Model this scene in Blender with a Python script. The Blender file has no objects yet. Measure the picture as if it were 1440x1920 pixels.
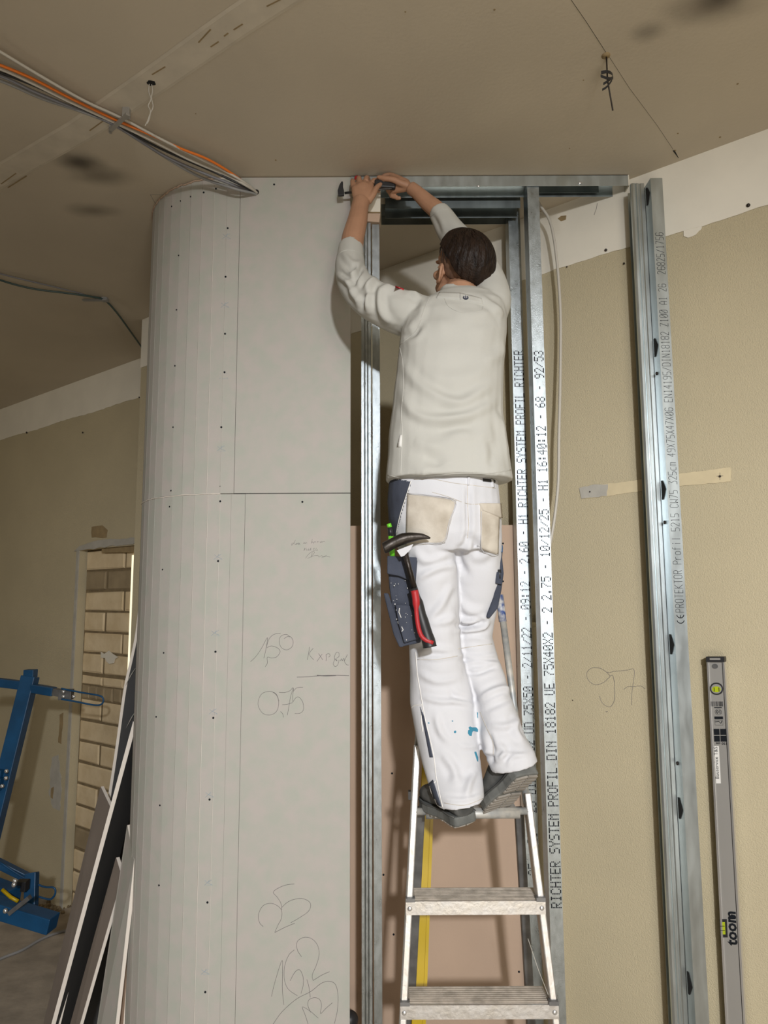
import bpy, bmesh, math, random
import numpy as np
from mathutils import Vector, Matrix
from mathutils.bvhtree import BVHTree
random.seed(4); np.random.seed(4)
S = bpy.context.scene
COL = S.collection
# ------------------------------------------------------------------ camera, light, exposure
F = 1331.0; PITCH = math.radians(7.0); ROLL = 0.0045
CAM = Vector((0, 0, 2.05)); CEIL = 3.67
fwd = Vector((0, math.cos(PITCH), math.sin(PITCH)))
up0 = Vector((0, -math.sin(PITCH), math.cos(PITCH))); rt0 = Vector((1, 0, 0))
upv = (up0*math.cos(ROLL) + rt0*math.sin(ROLL)); rtv = (rt0*math.cos(ROLL) - up0*math.sin(ROLL))
cd = bpy.data.cameras.new('camera'); cam = bpy.data.objects.new('camera', cd); COL.objects.link(cam)
cd.sensor_fit = 'VERTICAL'; cd.sensor_height = 36; cd.lens = 36*F/1920; cd.clip_start = .05
cam.matrix_world = Matrix(((rtv.x, upv.x, -fwd.x, CAM.x), (rtv.y, upv.y, -fwd.y, CAM.y), (rtv.z, upv.z, -fwd.z, CAM.z), (0, 0, 0, 1)))
S.camera = cam
S.view_settings.view_transform = 'Standard'; S.view_settings.look = 'None'; S.view_settings.gamma = 1
S.view_settings.use_curve_mapping = False; S.view_settings.exposure = 0.0
W = bpy.data.worlds.new('world'); S.world = W; W.use_nodes = True
W.node_tree.nodes['Background'].inputs[0].default_value = (1, .93, .82, 1); W.node_tree.nodes['Background'].inputs[1].default_value = .10
def area(name, loc, tgt, size, power, col):
    l = bpy.data.lights.new(name, 'AREA'); l.size = size; l.energy = power; l.color = col; l.shape = 'DISK'
    o = bpy.data.objects.new(name, l); COL.objects.link(o); o.location = loc
    o.rotation_euler = (Vector(tgt)-Vector(loc)).to_track_quat('-Z', 'Y').to_euler(); return o
l_ = bpy.data.lights.new('work_lamp', 'SPOT'); l_.energy = 820; l_.color = (.97, .98, 1); l_.shadow_soft_size = .10; l_.spot_size = math.radians(78); l_.spot_blend = 1.0
o_ = bpy.data.objects.new('work_lamp', l_); COL.objects.link(o_); o_.location = (.5, -2.6, 3.2); o_.rotation_euler = (Vector((.35, 2.4, .75))-o_.location).to_track_quat('-Z', 'Y').to_euler()
area('left_wall_fill', (-4.6, 2.5, 3.0), (-3.1, 5.9, 1.2), .6, 11, (1, .93, .80))  # added fill that brightens the far left wall, no fitting there
area('warm_room_fill', (1.2, -2.4, 3.2), (0.6, 2.6, 2.4), 1.0, 30, (1, .93, .80))  # added warm fill for the room's ambient level, no fitting modelled
area('room_bounce', (0.6, -1.5, .5), (0.2, 2.8, 3.0), 1.6, 40, (1, .91, .78))

# ------------------------------------------------------------------ geometry of the place
YF = 2.56                                   # plane of the new partition
WP = Vector((1.34, 2.30)); WD = Vector((-.788, .616)).normalized(); WN = Vector((-.616, -.788)).normalized()
def ray(px, py):
    return (fwd + rtv*((px-720)/F) + upv*((960-py)/F))
def U(px, py, Y):
    r = ray(px, py); return CAM + r*(Y/r.y)
def CE(px, py, h=0.0):
    r = ray(px, py); return CAM + r*((CEIL-h-CAM.z)/r.z)
def FL(px, py, h=0.0):
    r = ray(px, py); return CAM + r*((h-CAM.z)/r.z)
def WA(px, py, off=0.0):
    r = ray(px, py); p0 = WP + WN*off
    a = r.x*WN.x + r.y*WN.y; s = (p0.dot(WN))/a
    return CAM + r*s
def wall_t(p): return (Vector((p.x, p.y))-WP).dot(WD)
def wp(t, z, off=0.0):
    q = WP + WD*t + WN*off; return Vector((q.x, q.y, z))
def PX(P):
    P = np.asarray(P, float) - np.array(CAM)
    d = P@np.array(fwd); return np.stack([720+F*(P@np.array(rtv))/d, 960-F*(P@np.array(upv))/d], 1)

# ------------------------------------------------------------------ materials
def mat(name, col, rough=.6, metal=0.0, var=0.0, vscale=6, bump=0.0, bscale=60, col2=None, stretch=None, spec=.5, rvar=0.0, detail=4, emit=None):
    m = bpy.data.materials.new(name); m.use_nodes = True; n = m.node_tree.nodes; l = m.node_tree.links
    b = n['Principled BSDF']; b.inputs['Roughness'].default_value = rough; b.inputs['Metallic'].default_value = metal
    b.inputs['Base Color'].default_value = (*col, 1); b.inputs['Specular IOR Level'].default_value = spec
    tc = n.new('ShaderNodeTexCoord'); mp = n.new('ShaderNodeMapping'); l.new(tc.outputs['Object'], mp.inputs[0])
    if stretch: mp.inputs['Scale'].default_value = stretch
    if var > 0 or col2:
        t = n.new('ShaderNodeTexNoise'); t.inputs['Scale'].default_value = vscale; t.inputs['Detail'].default_value = detail; l.new(mp.outputs[0], t.inputs[0])
        r = n.new('ShaderNodeValToRGB'); c2 = col2 or tuple(max(0, c*(1-var)) for c in col)
        r.color_ramp.elements[0].position = .35; r.color_ramp.elements[1].position = .65
        r.color_ramp.elements[0].color = (*c2, 1); r.color_ramp.elements[1].color = (*col, 1)
        l.new(t.outputs[0], r.inputs[0]); l.new(r.outputs[0], b.inputs['Base Color'])
        if rvar:
            k = n.new('ShaderNodeMapRange'); k.inputs[3].default_value = max(.03, rough-rvar); k.inputs[4].default_value = min(1, rough+rvar)
            l.new(t.outputs[0], k.inputs[0]); l.new(k.outputs[0], b.inputs['Roughness'])
    if bump > 0:
        t2 = n.new('ShaderNodeTexNoise'); t2.inputs['Scale'].default_value = bscale; t2.inputs['Detail'].default_value = 3; l.new(mp.outputs[0], t2.inputs[0])
        bp = n.new('ShaderNodeBump'); bp.inputs['Strength'].default_value = bump; bp.inputs['Distance'].default_value = .004
        l.new(t2.outputs[0], bp.inputs['Height']); l.new(bp.outputs[0], b.inputs['Normal'])
    if emit: b.inputs['Emission Color'].default_value = (*emit[0], 1); b.inputs['Emission Strength'].default_value = emit[1]
    return m
def add_spots(m, spots):
    """soft stains with a shape of their own: (centre, (rx,ry,rz), colour, strength)"""
    n = m.node_tree.nodes; l = m.node_tree.links; b = n['Principled BSDF']
    src = b.inputs['Base Color'].links[0].from_socket if b.inputs['Base Color'].links else None
    tc = n.new('ShaderNodeTexCoord')
    nz = n.new('ShaderNodeTexNoise'); nz.inputs['Scale'].default_value = 9; l.new(tc.outputs['Object'], nz.inputs[0])
    for c, rad, colr, st in spots:
        mp = n.new('ShaderNodeMapping'); mp.vector_type = 'TEXTURE'; mp.inputs['Location'].default_value = c; mp.inputs['Scale'].default_value = rad
        l.new(tc.outputs['Object'], mp.inputs[0])
        ln = n.new('ShaderNodeVectorMath'); ln.operation = 'LENGTH'; l.new(mp.outputs[0], ln.inputs[0])
        ad = n.new('ShaderNodeMath'); ad.operation = 'MULTIPLY_ADD'; ad.inputs[1].default_value = .5; l.new(nz.outputs[0], ad.inputs[0]); l.new(ln.outputs['Value'], ad.inputs[2])
        mr = n.new('ShaderNodeMapRange'); mr.interpolation_type = 'SMOOTHSTEP'; mr.inputs[1].default_value = 1.5; mr.inputs[2].default_value = .25; mr.inputs[3].default_value = 0; mr.inputs[4].default_value = st
        l.new(ad.outputs[0], mr.inputs[0])
        mx = n.new('ShaderNodeMix'); mx.data_type = 'RGBA'; l.new(mr.outputs[0], mx.inputs[0])
        if src: l.new(src, mx.inputs[6])
        else: mx.inputs[6].default_value = b.inputs['Base Color'].default_value
        mx.inputs[7].default_value = (*colr, 1); src = mx.outputs[2]
    l.new(src, b.inputs['Base Color'])
M = {}
M['ceiling'] = mat('ceiling_paint', (.60, .53, .42), .85, var=.07, vscale=2.2, bump=.15, bscale=90)
M['tape'] = mat('joint_filler', (.66, .595, .485), .85, var=.12, vscale=14, bump=.2, bscale=30)
M['wall'] = mat('tan_wall_paint', (.55, .48, .325), .8, var=.06, vscale=2.5, bump=.7, bscale=260)
M['wallwhite'] = mat('white_filler_band', (.84, .80, .70), .8, var=.06, vscale=5, bump=.15, bscale=40)
M['wallpale'] = mat('pale_paint_patch', (.68, .58, .38), .8, var=.08, vscale=20, bump=.2, bscale=40)
M['greyfill'] = mat('grey_filler', (.48, .46, .41), .85, var=.15, vscale=12, bump=.3, bscale=40)
M['brownraw'] = mat('raw_brown_plaster', (.34, .25, .13), .9, var=.2, vscale=20, bump=.4, bscale=50)
M['floor'] = mat('dusty_concrete', (.42, .36, .29), .9, col2=(.30, .26, .21), vscale=7, bump=.5, bscale=30)
M['board'] = mat('grey_board_paper', (.485, .45, .42), .8, col2=(.435, .445, .395), vscale=16, bump=.06, bscale=200, detail=8)
M['core'] = mat('gypsum_core', (.78, .72, .65), .85)
M['pink'] = mat('pink_board_paper', (.50, .365, .27), .8, var=.07, vscale=3, bump=.1, bscale=120)
M['paperback'] = mat('grey_brown_board_back', (.24, .20, .17), .85, var=.1, vscale=8)
M['papershade'] = mat('shaded_board_face', (.055, .055, .055), .8, var=.1, vscale=8)  # dark colour holds the shade among the leaning boards
M['brick'] = mat('lime_brick', (.76, .62, .41), .9, col2=(.66, .52, .32), vscale=9, bump=.5, bscale=35)
M['brick2'] = mat('dark_stained_brick', (.36, .28, .17), .9, var=.2, vscale=9, bump=.5, bscale=35)
M['mortar'] = mat('mortar', (.24, .18, .10), .95, var=.25, vscale=20, bump=.8, bscale=40)
M['zinc'] = mat('galvanised_steel', (.60, .66, .68), .36, 1, var=.14, vscale=9, stretch=(3, 3, .8), rvar=.08, bump=.05, bscale=300)
M['zinc2'] = mat('knurled_galvanised_steel', (.47, .52, .545), .31, 1, var=.22, vscale=24, stretch=(2, 2, 1), rvar=.10, bump=.25, bscale=420)
M['zincdark'] = mat('dull_galvanised_steel', (.30, .34, .35), .45, 1, var=.3, vscale=12, stretch=(1, 1, .3), rvar=.1)
M['ink'] = mat('black_ink', (.012, .014, .018), .8, spec=.1)
M['pencil'] = mat('pencil_line', (.16, .15, .15), .7)
M['bluemark'] = mat('pale_blue_print', (.36, .42, .46), .8)
M['black'] = mat('black_plastic', (.02, .02, .022), .45)
M['hole'] = mat('dark_hole', (.01, .01, .01), .9)
M['shirt'] = mat('off_white_sweatshirt', (.52, .515, .475), .95, var=.03, vscale=5, bump=.12, bscale=500, spec=.2)
M['trouser'] = mat('white_work_cotton', (.65, .655, .685), .9, var=.05, vscale=7, bump=.10, bscale=450, spec=.2)
M['pocketdirt'] = mat('soiled_white_cotton', (.66, .61, .53), .9, col2=(.44, .39, .32), vscale=13, bump=.15, bscale=300, spec=.2)
M['navy'] = mat('navy_work_cloth', (.068, .077, .105), .9, var=.25, vscale=12, bump=.2, bscale=300, spec=.2)
M['piping'] = mat('white_piping', (.8, .78, .74), .6)
M['skin'] = mat('tanned_skin', (.47, .255, .155), .55, var=.12, vscale=14, bump=.1, bscale=220)
M['hair'] = mat('dark_brown_hair', (.009, .005, .0035), .5, col2=(.024, .013, .008), vscale=60, stretch=(1, 1, .25), bump=.6, bscale=260, spec=.25)
M['stubble'] = mat('clipped_hair', (.12, .065, .042), .75, col2=(.21, .115, .07), vscale=60)
M['shoe'] = mat('scuffed_black_leather', (.035, .037, .036), .55, col2=(.11, .11, .105), vscale=12, bump=.3, bscale=60)
M['sole'] = mat('grey_rubber_sole', (.17, .175, .165), .75, col2=(.10, .105, .10), vscale=15, bump=.25, bscale=80)
M['tread'] = mat('dusty_tread_rubber', (.34, .31, .27), .85, var=.25, vscale=20, bump=.3, bscale=80)
M['alu'] = mat('splattered_aluminium', (.60, .59, .58), .42, .75, col2=(.52, .50, .47), vscale=38, bump=.25, bscale=70, rvar=.1)
M['aludirty'] = mat('dusty_ribbed_tread', (.52, .46, .39), .7, .1, col2=(.34, .30, .25), vscale=30, bump=.4, bscale=90)
M['steelgrey'] = mat('painted_grey_tube', (.33, .35, .36), .5, .4, col2=(.62, .60, .55), vscale=24, bump=.2, bscale=50)
M['tubedark'] = mat('dark_grey_tube', (.13, .13, .13), .5, .5, col2=(.2, .2, .2), vscale=20)
M['yellow'] = mat('yellow_enamel', (.50, .34, .0), .4, var=.06, vscale=6)
M['blue'] = mat('blue_enamel', (.006, .075, .19), .45, var=.3, vscale=9)
M['bluecap'] = mat('blue_paint', (.01, .05, .22), .45, col2=(.5, .5, .5), vscale=55)
M['red'] = mat('red_rubber', (.42, .02, .025), .5)
M['darksteel'] = mat('worn_dark_steel', (.07, .06, .055), .4, .7, col2=(.03, .025, .02), vscale=20, bump=.3, bscale=60)
M['green'] = mat('bright_green_plastic', (.16, .62, .03), .4)
M['lime'] = mat('vial_liquid', (.42, .50, .02), .2)
M['silver'] = mat('silver_coated_aluminium', (.44, .43, .41), .42, .5, var=.04, vscale=4)
M['silverbright'] = mat('bright_aluminium_edge', (.70, .70, .70), .3, .8)
M['white'] = mat('white_label', (.78, .77, .74), .6)
M['cwhite'] = mat('white_cable_sheath', (.55, .52, .46), .45)
M['cgrey'] = mat('grey_cable_sheath', (.29, .29, .29), .45)
M['cviolet'] = mat('bluish_grey_cable_sheath', (.20, .20, .22), .45)
M['corange'] = mat('orange_cable_sheath', (.78, .19, .02), .45)
M['cteal'] = mat('dark_green_cable_sheath', (.05, .085, .08), .45)
M['paint'] = mat('dried_blue_paint', (.04, .24, .36), .6)
M['daylight'] = mat('daylight_glow', (.9, .85, .65), .9, emit=((1, .9, .62), 1.0))  # emission stands for light coming through the slot
M['whitedab'] = mat('white_plaster_dab', (.74, .70, .60), .85)

# ------------------------------------------------------------------ mesh helpers
class MB:
    def __init__(s): s.v = []; s.f = []
    def add(s, vs, fs):
        o = len(s.v); s.v += [tuple(v) for v in vs]; s.f += [tuple(i+o for i in f) for f in fs]; return s
    def hexa(s, a, b):      # two quads (lists of 4 points), a bottom / b top
        return s.add(list(a)+list(b), [(3, 2, 1, 0), (4, 5, 6, 7), (0, 1, 5, 4), (1, 2, 6, 5), (2, 3, 7, 6), (3, 0, 4, 7)])
    def box(s, c, sz, mx=None):
        hx, hy, hz = sz[0]/2, sz[1]/2, sz[2]/2; c = Vector(c)
        q = [Vector(p) for p in ((-hx, -hy, -hz), (hx, -hy, -hz), (hx, hy, -hz), (-hx, hy, -hz), (-hx, -hy, hz), (hx, -hy, hz), (hx, hy, hz), (-hx, hy, hz))]
        if mx: q = [mx@p for p in q]
        q = [c+p for p in q]; return s.hexa(q[:4], q[4:])
    def bar(s, a, b, w, h, side=(1, 0, 0)):     # box from a to b, w along side, h across
        a = Vector(a); b = Vector(b); d = (b-a).normalized(); x = Vector(side); x = (x-d*x.dot(d)).normalized(); y = d.cross(x)
        q = lambda p: [p-x*w/2-y*h/2, p+x*w/2-y*h/2, p+x*w/2+y*h/2, p-x*w/2+y*h/2]
        return s.hexa(q(a), q(b))
    def tube(s, pts, r, n=8, ell=None):
        pts = [Vector(p) for p in pts]; m = len(pts); rr = r if hasattr(r, '__len__') else [r]*m
        rings = []; ref = None; y = None
        for i, p in enumerate(pts):
            d = (pts[min(i+1, m-1)]-pts[max(i-1, 0)]).normalized()
            if ref is None: ref = Vector((0, 0, 1)) if abs(d.z) < .9 else Vector((1, 0, 0))
            x = ref-d*ref.dot(d)
            if x.length < .35 and y is not None: x = y.cross(d)
            x = x.normalized(); ref = x; y = d.cross(x)
            rings.append([p+(x*math.cos(2*math.pi*k/n)+y*math.sin(2*math.pi*k/n)*(ell or 1))*rr[i] for k in range(n)])
        return s.loft(rings)
    def loft(s, rings, cap=True):
        n = len(rings[0]); vs = [p for r in rings for p in r]; fs = []
        for i in range(len(rings)-1):
            for k in range(n):
                fs.append((i*n+k, i*n+(k+1) % n, (i+1)*n+(k+1) % n, (i+1)*n+k))
        if cap: fs.append(tuple(range(n-1, -1, -1))); fs.append(tuple((len(rings)-1)*n+k for k in range(n)))
        return s.add(vs, fs)
    def ball(s, c, rad, R=None, nu=20, nv=12):
        c = Vector(c); rad = rad if hasattr(rad, '__len__') else (rad,)*3; vs = []; fs = []
        for i in range(nv+1):
            th = math.pi*(i+.0)/nv; th = min(max(th, .02), math.pi-.02)
            for k in range(nu):
                ph = 2*math.pi*k/nu; p = Vector((rad[0]*math.sin(th)*math.cos(ph), rad[1]*math.sin(th)*math.sin(ph), rad[2]*math.cos(th)))
                vs.append(c+(R@p if R else p))
        for i in range(nv):
            for k in range(nu): fs.append((i*nu+k, (i+1)*nu+k, (i+1)*nu+(k+1) % nu, i*nu+(k+1) % nu))
        fs.append(tuple(range(nu))); fs.append(tuple(nv*nu+k for k in range(nu-1, -1, -1)))
        return s.add(vs, fs)
    def build(s, name, m, parent=None, smooth=False, bevel=0.0, kind=None):
        me = bpy.data.meshes.new(name); vs = [Vector(v) for v in s.v]
        if parent: inv = parent.matrix_world.inverted(); 
        o = bpy.data.objects.new(name, me); COL.objects.link(o)
        if parent: o.parent = parent; off = wloc(parent)
        else: off = Vector((0, 0, 0))
        me.from_pydata([v-off for v in vs], [], s.f); me.update()
        bm = bmesh.new(); bm.from_mesh(me); bmesh.ops.recalc_face_normals(bm, faces=bm.faces); bm.to_mesh(me); bm.free()
        if smooth: me.shade_smooth()
        if m: me.materials.append(M[m] if isinstance(m, str) else m)
        if bevel:
            b = o.modifiers.new('bevel', 'BEVEL'); b.width = bevel; b.segments = 2; b.limit_method = 'ANGLE'
        if kind: o['kind'] = kind
        return o
def wloc(o):
    p = Vector((0, 0, 0))
    while o: p += o.location; o = o.parent
    return p
def tag(o, label, cat, group=None):
    o['label'] = label; o['category'] = cat
    if group: o['group'] = group
    return o
def thing(name, label, cat, loc=(0, 0, 0), group=None):
    o = bpy.data.objects.new(name, None); COL.objects.link(o); o.location = loc; o.empty_display_size = .05
    return tag(o, label, cat, group)
def struct(o): o['kind'] = 'structure'; return o
def bvh_of(objs):
    vs = []; fs = []
    for o in objs:
        off = wloc(o); k = len(vs)
        vs += [v.co+off for v in o.data.vertices]; fs += [tuple(i+k for i in p.vertices) for p in o.data.polygons]
    return BVHTree.FromPolygons(vs, fs)
def hit(px, py, bvh, off=0.0):
    r = ray(px, py).normalized(); h = bvh.ray_cast(CAM, r)
    if h[0] is None: return None, None
    n = h[1].copy()
    if n.dot(r) > 0: n = -n
    return h[0]+n*off, n
def decal_line(mb, pts, bvh, rad=.0008, closed=False, sub=6, n=5):
    P = []
    pts = catmull(pts, sub)
    for x, y in pts:
        p, nn = hit(x, y, bvh, rad*.3)
        if p is not None: P.append(p)
    if len(P) > 1: mb.tube(P, rad, n)
def catmull(p, sub):
    if len(p) < 3 or sub < 2: return p
    out = []; q = [p[0]]+list(p)+[p[-1]]
    for i in range(1, len(q)-2):
        a, b, c, d = [np.array(t, float) for t in q[i-1:i+3]]
        for k in range(sub):
            t = k/sub; out.append(tuple(.5*((2*b)+(-a+c)*t+(2*a-5*b+4*c-d)*t*t+(-a+3*b-3*c+d)*t**3)))
    out.append(tuple(p[-1])); return out
def catm3(p, sub=5): return [Vector(v) for v in catmull([tuple(a) for a in p], sub)]
def dot(mb, p, n, r, k=8, h=.0012):
    n = n.normalized(); x = n.orthogonal().normalized(); y = n.cross(x)
    A = [p-n*.002+(x*math.cos(2*math.pi*i/k)+y*math.sin(2*math.pi*i/k))*r for i in range(k)]
    B = [a+n*(.002+h) for a in A]; mb.loft([A, B])
def slab(mb, poly, nrm, th):     # flat polygon with thickness
    n = Vector(nrm).normalized()*th; k = len(poly); P = [Vector(p) for p in poly]
    mb.add(P+[p+n for p in P], [tuple(range(k)), tuple(range(2*k-1, k-1, -1))]+[(i, (i+1) % k, (i+1) % k+k, i+k) for i in range(k)])

# ------------------------------------------------------------------ room shell
struct(MB().box((0, .6, -.05), (16, 16, .1)).build('floor', 'floor'))
CM = M['ceiling']
ceil = struct(MB().box((0, .6, CEIL+.05), (16, 16, .1)).build('ceiling', 'ceiling'))
def cs(px, py): c = CE(px, py); return (c.x, c.y, c.z)
offc = Vector((0, 0, 0))
add_spots(CM, [(cs(150, 305), (.10, .075, .3), (.05, .042, .03), .85), (cs(190, 330), (.14, .07, .3), (.10, .085, .06), .6),
               (cs(175, 395), (.12, .06, .3), (.13, .11, .08), .6), (cs(1350, -5), (.075, .06, .3), (.05, .04, .03), .9), (cs(1330, 15), (.15, .07, .3), (.15, .125, .095), .6),
               (cs(1215, 60), (.06, .045, .3), (.2, .175, .14), .6)])
# far wall, with the doorway that has been bricked up
tL = wall_t(WA(137, 1300)); tR = tL-1.0; zT = WA(140, 1032).z
wmb = MB(); TH = .16
def wpanel(t0, t1, z0, z1):
    wmb.hexa([wp(t0, z0), wp(t1, z0), wp(t1, z0, -TH), wp(t0, z0, -TH)], [wp(t0, z1), wp(t1, z1), wp(t1, z1, -TH), wp(t0, z1, -TH)])
wpanel(-5.5, tR, 0, CEIL); wpanel(tL, 9.5, 0, CEIL); wpanel(tR, tL, zT, CEIL)
wallf = struct(wmb.build('wall_back', 'wall'))
# white filler band under the ceiling, ragged lower edge, proud of the paint
def band(t0, t1, name, zl=3.395, amp=.012):
    n = int(abs(t1-t0)/.03); low = [wp(t0+(t1-t0)*i/n, zl+amp*.3*math.sin(i*.23)+random.uniform(-.002, .003), .001) for i in range(n+1)]
    up = [wp(t1-(t1-t0)*i/n, CEIL, .001) for i in range(n+1)]
    mb = MB(); N = n+1
    vs = low+up[::-1]; off = Vector((WN.x, WN.y, 0))*.003; vs2 = [v+off for v in vs]
    fs = []
    for i in range(n): fs += [(i, i+1, N+i+1, N+i), (2*N+i, 2*N+i+1, 3*N+i+1, 3*N+i), (i, i+1, 2*N+i+1, 2*N+i)]
    mb.add(vs+vs2, fs); o = mb.build(name, 'wallwhite', wallf); return o
band(-2.0, 9.4, 'filler_band')
def wall_poly(px, m, name, off=.0035, th=.0015, lab=None, jag=.0):
    P = []
    for i, (x, y) in enumerate(px):
        x2, y2 = px[(i+1) % len(px)]; k = max(1, int(math.hypot(x2-x, y2-y)/7)) if jag else 1
        for j in range(k):
            P.append(WA(x+(x2-x)*j/k+random.uniform(-jag, jag)*(j > 0), y+(y2-y)*j/k+random.uniform(-jag, jag)*(j > 0), off))
    mb = MB(); slab(mb, P, (WN.x, WN.y, 0), th); o = mb.build(name, m, wallf)
    if lab: o['label'] = lab
    return o
wall_poly([(1086, 915), (1130, 908), (1180, 902), (1240, 893), (1330, 881), (1370, 876), (1370, 903), (1240, 915), (1150, 929), (1090, 935)], 'wallpale', 'paint_strip', .001, .0015, 'pale yellow unpainted strip', .8)
wall_poly([(1086, 915), (1110, 909), (1140, 908), (1138, 930), (1090, 935)], 'greyfill', 'filler_patch', .0028, .001, None, 1.2)
wall_poly([(1282, 432), (1300, 426), (1318, 420), (1315, 430), (1305, 440), (1290, 446), (1282, 443)], 'wallwhite', 'peeled_patch', .001, .002, 'torn white patch where paint peeled off', 1.5)
wall_poly([(1052, 405), (1062, 404), (1061, 412), (1052, 415), (1046, 410)], 'brownraw', 'chip', .004, .001, None, .6)
wall_poly([(172, 988), (192, 985), (202, 994), (200, 1008), (172, 1008)], 'brownraw', 'filler_patch', .001, .001, None, 1)
wall_poly([(140, 1034), (256, 1018), (256, 1008), (232, 1010), (195, 1012), (168, 1018), (150, 1024)], 'greyfill', 'filler_patch', .001, .006, None, 1.4)
wall_poly([(98, 1420), (110, 1415), (116, 1480), (112, 1520), (100, 1515), (92, 1490)], 'greyfill', 'filler_patch', .001, .002, None, 1.6)
wall_poly([(112, 1340), (119, 1336), (115, 1395), (109, 1392)], 'brownraw', 'filler_patch', .001, .001, None, .8)
wall_poly([(96, 1478), (101, 1475), (99, 1498), (95, 1495)], 'brownraw', 'filler_patch', .0035, .001, None, .5)
# bead along the jamb
t = tL
struct(MB().hexa([wp(t+.002, 0, .006), wp(t+.035, 0, .006), wp(t+.035, 0, -.002), wp(t+.002, 0, -.002)], [wp(t+.002, zT, .006), wp(t+.035, zT, .006), wp(t+.035, zT, -.002), wp(t+.002, zT, -.002)]).build('trim_1', 'greyfill'))
# bricked-up doorway
bw = struct(MB().hexa([wp(tR-.05, 0, -.060), wp(tL+.05, 0, -.060), wp(tL+.05, 0, -.2), wp(tR-.05, 0, -.2)], [wp(tR-.05, zT, -.060), wp(tL+.05, zT, -.060), wp(tL+.05, zT, -.2), wp(tR-.05, zT, -.2)]).build('wall_brick', 'mortar'))
def brick(t0, t1, z0, z1, m='brick', o=0):
    mb = MB(); j = lambda: random.uniform(-.003, .003); d = -.050+random.uniform(-.004, .004)
    c = .008
    def ring(off, ins):
        return [wp(t0+ins+j(), z0+ins+j(), off), wp(t1-ins+j(), z0+ins+j(), off), wp(t1-ins+j(), z1-ins+j(), off), wp(t0+ins+j(), z1-ins+j(), off)]
    mb.hexa(ring(-.07, 0), ring(d-.006, 0)); a = ring(d-.006, 0); mb.loft([a, ring(d, c)])
    mb.build('brick', m, bw)
z = zT-.016; r = 0; RH = .142
while z > .02:
    if r == 6:    # thin broken course then a course of headers
        zz = z-.062
        for a, b in ((0, .25), (.265, .50), (.515, .8)): brick(tL-.02-b, tL-.02-a, zz, z-.008)
        z = zz-.012
        for a in range(8): brick(tL-.02-a*.098-.088, tL-.02-a*.098, z-.085, z, 'brick2')
        z -= .097; r += 1; continue
    L = [(0, .47), (.49, .78), (.80, 1.0)] if r % 2 == 0 else [(0, .25), (.275, .72), (.74, 1.0)]
    for k, (a, b) in enumerate(L):
        brick(tL-.015-b+.0, tL-.015-a, max(.005, z-RH+.018), z, 'brick2' if (r == 1 or (r == 13 and k == 0)) else 'brick')
    z -= RH; r += 1
MB().box((0, 0, 0), (.01, .01, .01))
mb = MB(); P = [WA(x, y, -.045) for x, y in [(190, 1222), (196, 1226), (205, 1220), (212, 1226), (222, 1232), (216, 1236), (214, 1243), (206, 1245), (200, 1240), (198, 1234), (190, 1233)]]
slab(mb, P, (WN.x, WN.y, 0), .004); mb.build('plaster_dab', 'whitedab', bw)
# rough lintel under the filler
mb = MB(); a = [wp(tR, zT-.055, -.02), wp(tL-.25, zT-.03, -.02), wp(tL-.25, zT-.03, -.09), wp(tR, zT-.055, -.09)]
mb.hexa(a, [v+Vector((0, 0, .06)) for v in a]); o = mb.build('lintel_remnant', 'brownraw', bw)
# glowing strip added in place of daylight through a slot beside the bricks
tS0 = wall_t(WA(254, 1100, -.04)); tS1 = wall_t(WA(246, 1100, -.04))
zb = WA(246, 1260, -.04).z
struct(MB().hexa([wp(tS0, zb, -.036), wp(tS1, zb, -.036), wp(tS1, zb, -.045), wp(tS0, zb, -.045)], [wp(tS0, zT-.06, -.036), wp(tS1, zT-.06, -.036), wp(tS1, zT-.06, -.045), wp(tS0, zT-.06, -.045)]).build('daylight_strip', 'daylight'))
# pier standing off the far wall beside the column
pc = CE(268, 600); A = Vector((pc.x, pc.y)); B = A-WD*.45; D = Vector((-WN.x, -WN.y))*.5
pier = struct(MB().hexa([Vector((*p, 0)) for p in (A, B, B+D, A+D)], [Vector((*p, CEIL)) for p in (A, B, B+D, A+D)]).build('wall_pier', 'wall'))
N3 = Vector((WN.x, WN.y, 0)); A3 = Vector((*A, 0)); B3 = Vector((*B, 0)); ZW = U(268, 690, A.y).z
q = [A3+N3*.001, B3+N3*.001, B3+N3*.005, A3+N3*.005]
MB().hexa([p+Vector((0, 0, ZW)) for p in q], [p+Vector((0, 0, CEIL)) for p in q]).build('filler_band', 'wallwhite', pier)
# remaining walls of the room, outside the view
struct(MB().box((0, -4.6, CEIL/2), (16, .1, CEIL)).build('wall_front', 'wall'))
struct(MB().box((-6.3, .6, CEIL/2), (.1, 14, CEIL)).build('wall_left', 'wall'))
# ceiling details
mb = MB(); ts = [(600, -60), (440, 45), (283, 155), (150, 245), (0, 330), (-150, 420)]
P = [CE(x, y, .0005) for x, y in ts]; d = (P[-1]-P[0]).normalized(); sd = Vector((-d.y, d.x, 0))*.05
for wdt, nm, hh, mt in ((1.0, 'joint_tape', .0015, 'tape'), ):
    vs = []
    for p in P: vs += [p-sd*wdt, p+sd*wdt, p+sd*wdt*.8-Vector((0, 0, .002)), p-sd*wdt*.8-Vector((0, 0, .002))]
    mb.loft([vs[i*4:i*4+4] for i in range(len(P))])
    mb.build(nm, mt, ceil)
mb = MB()
for a, b in (((395, 55), (372, 80)), ((455, 45), (438, 56)), ((410, 78), (395, 88)), ((428, 62), (420, 68)), ((500, 12), (528, -2)), ((310, 125), (285, 140)), ((30, 325), (2, 345)), ((50, 330), (15, 352)), ((200, 222), (168, 245))):
    mb.bar(CE(*a, .0028), CE(*b, .0028), .004, .001, (1, -1, 0))
mb.build('scratches', 'brownraw', ceil, kind='stuff')
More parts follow.
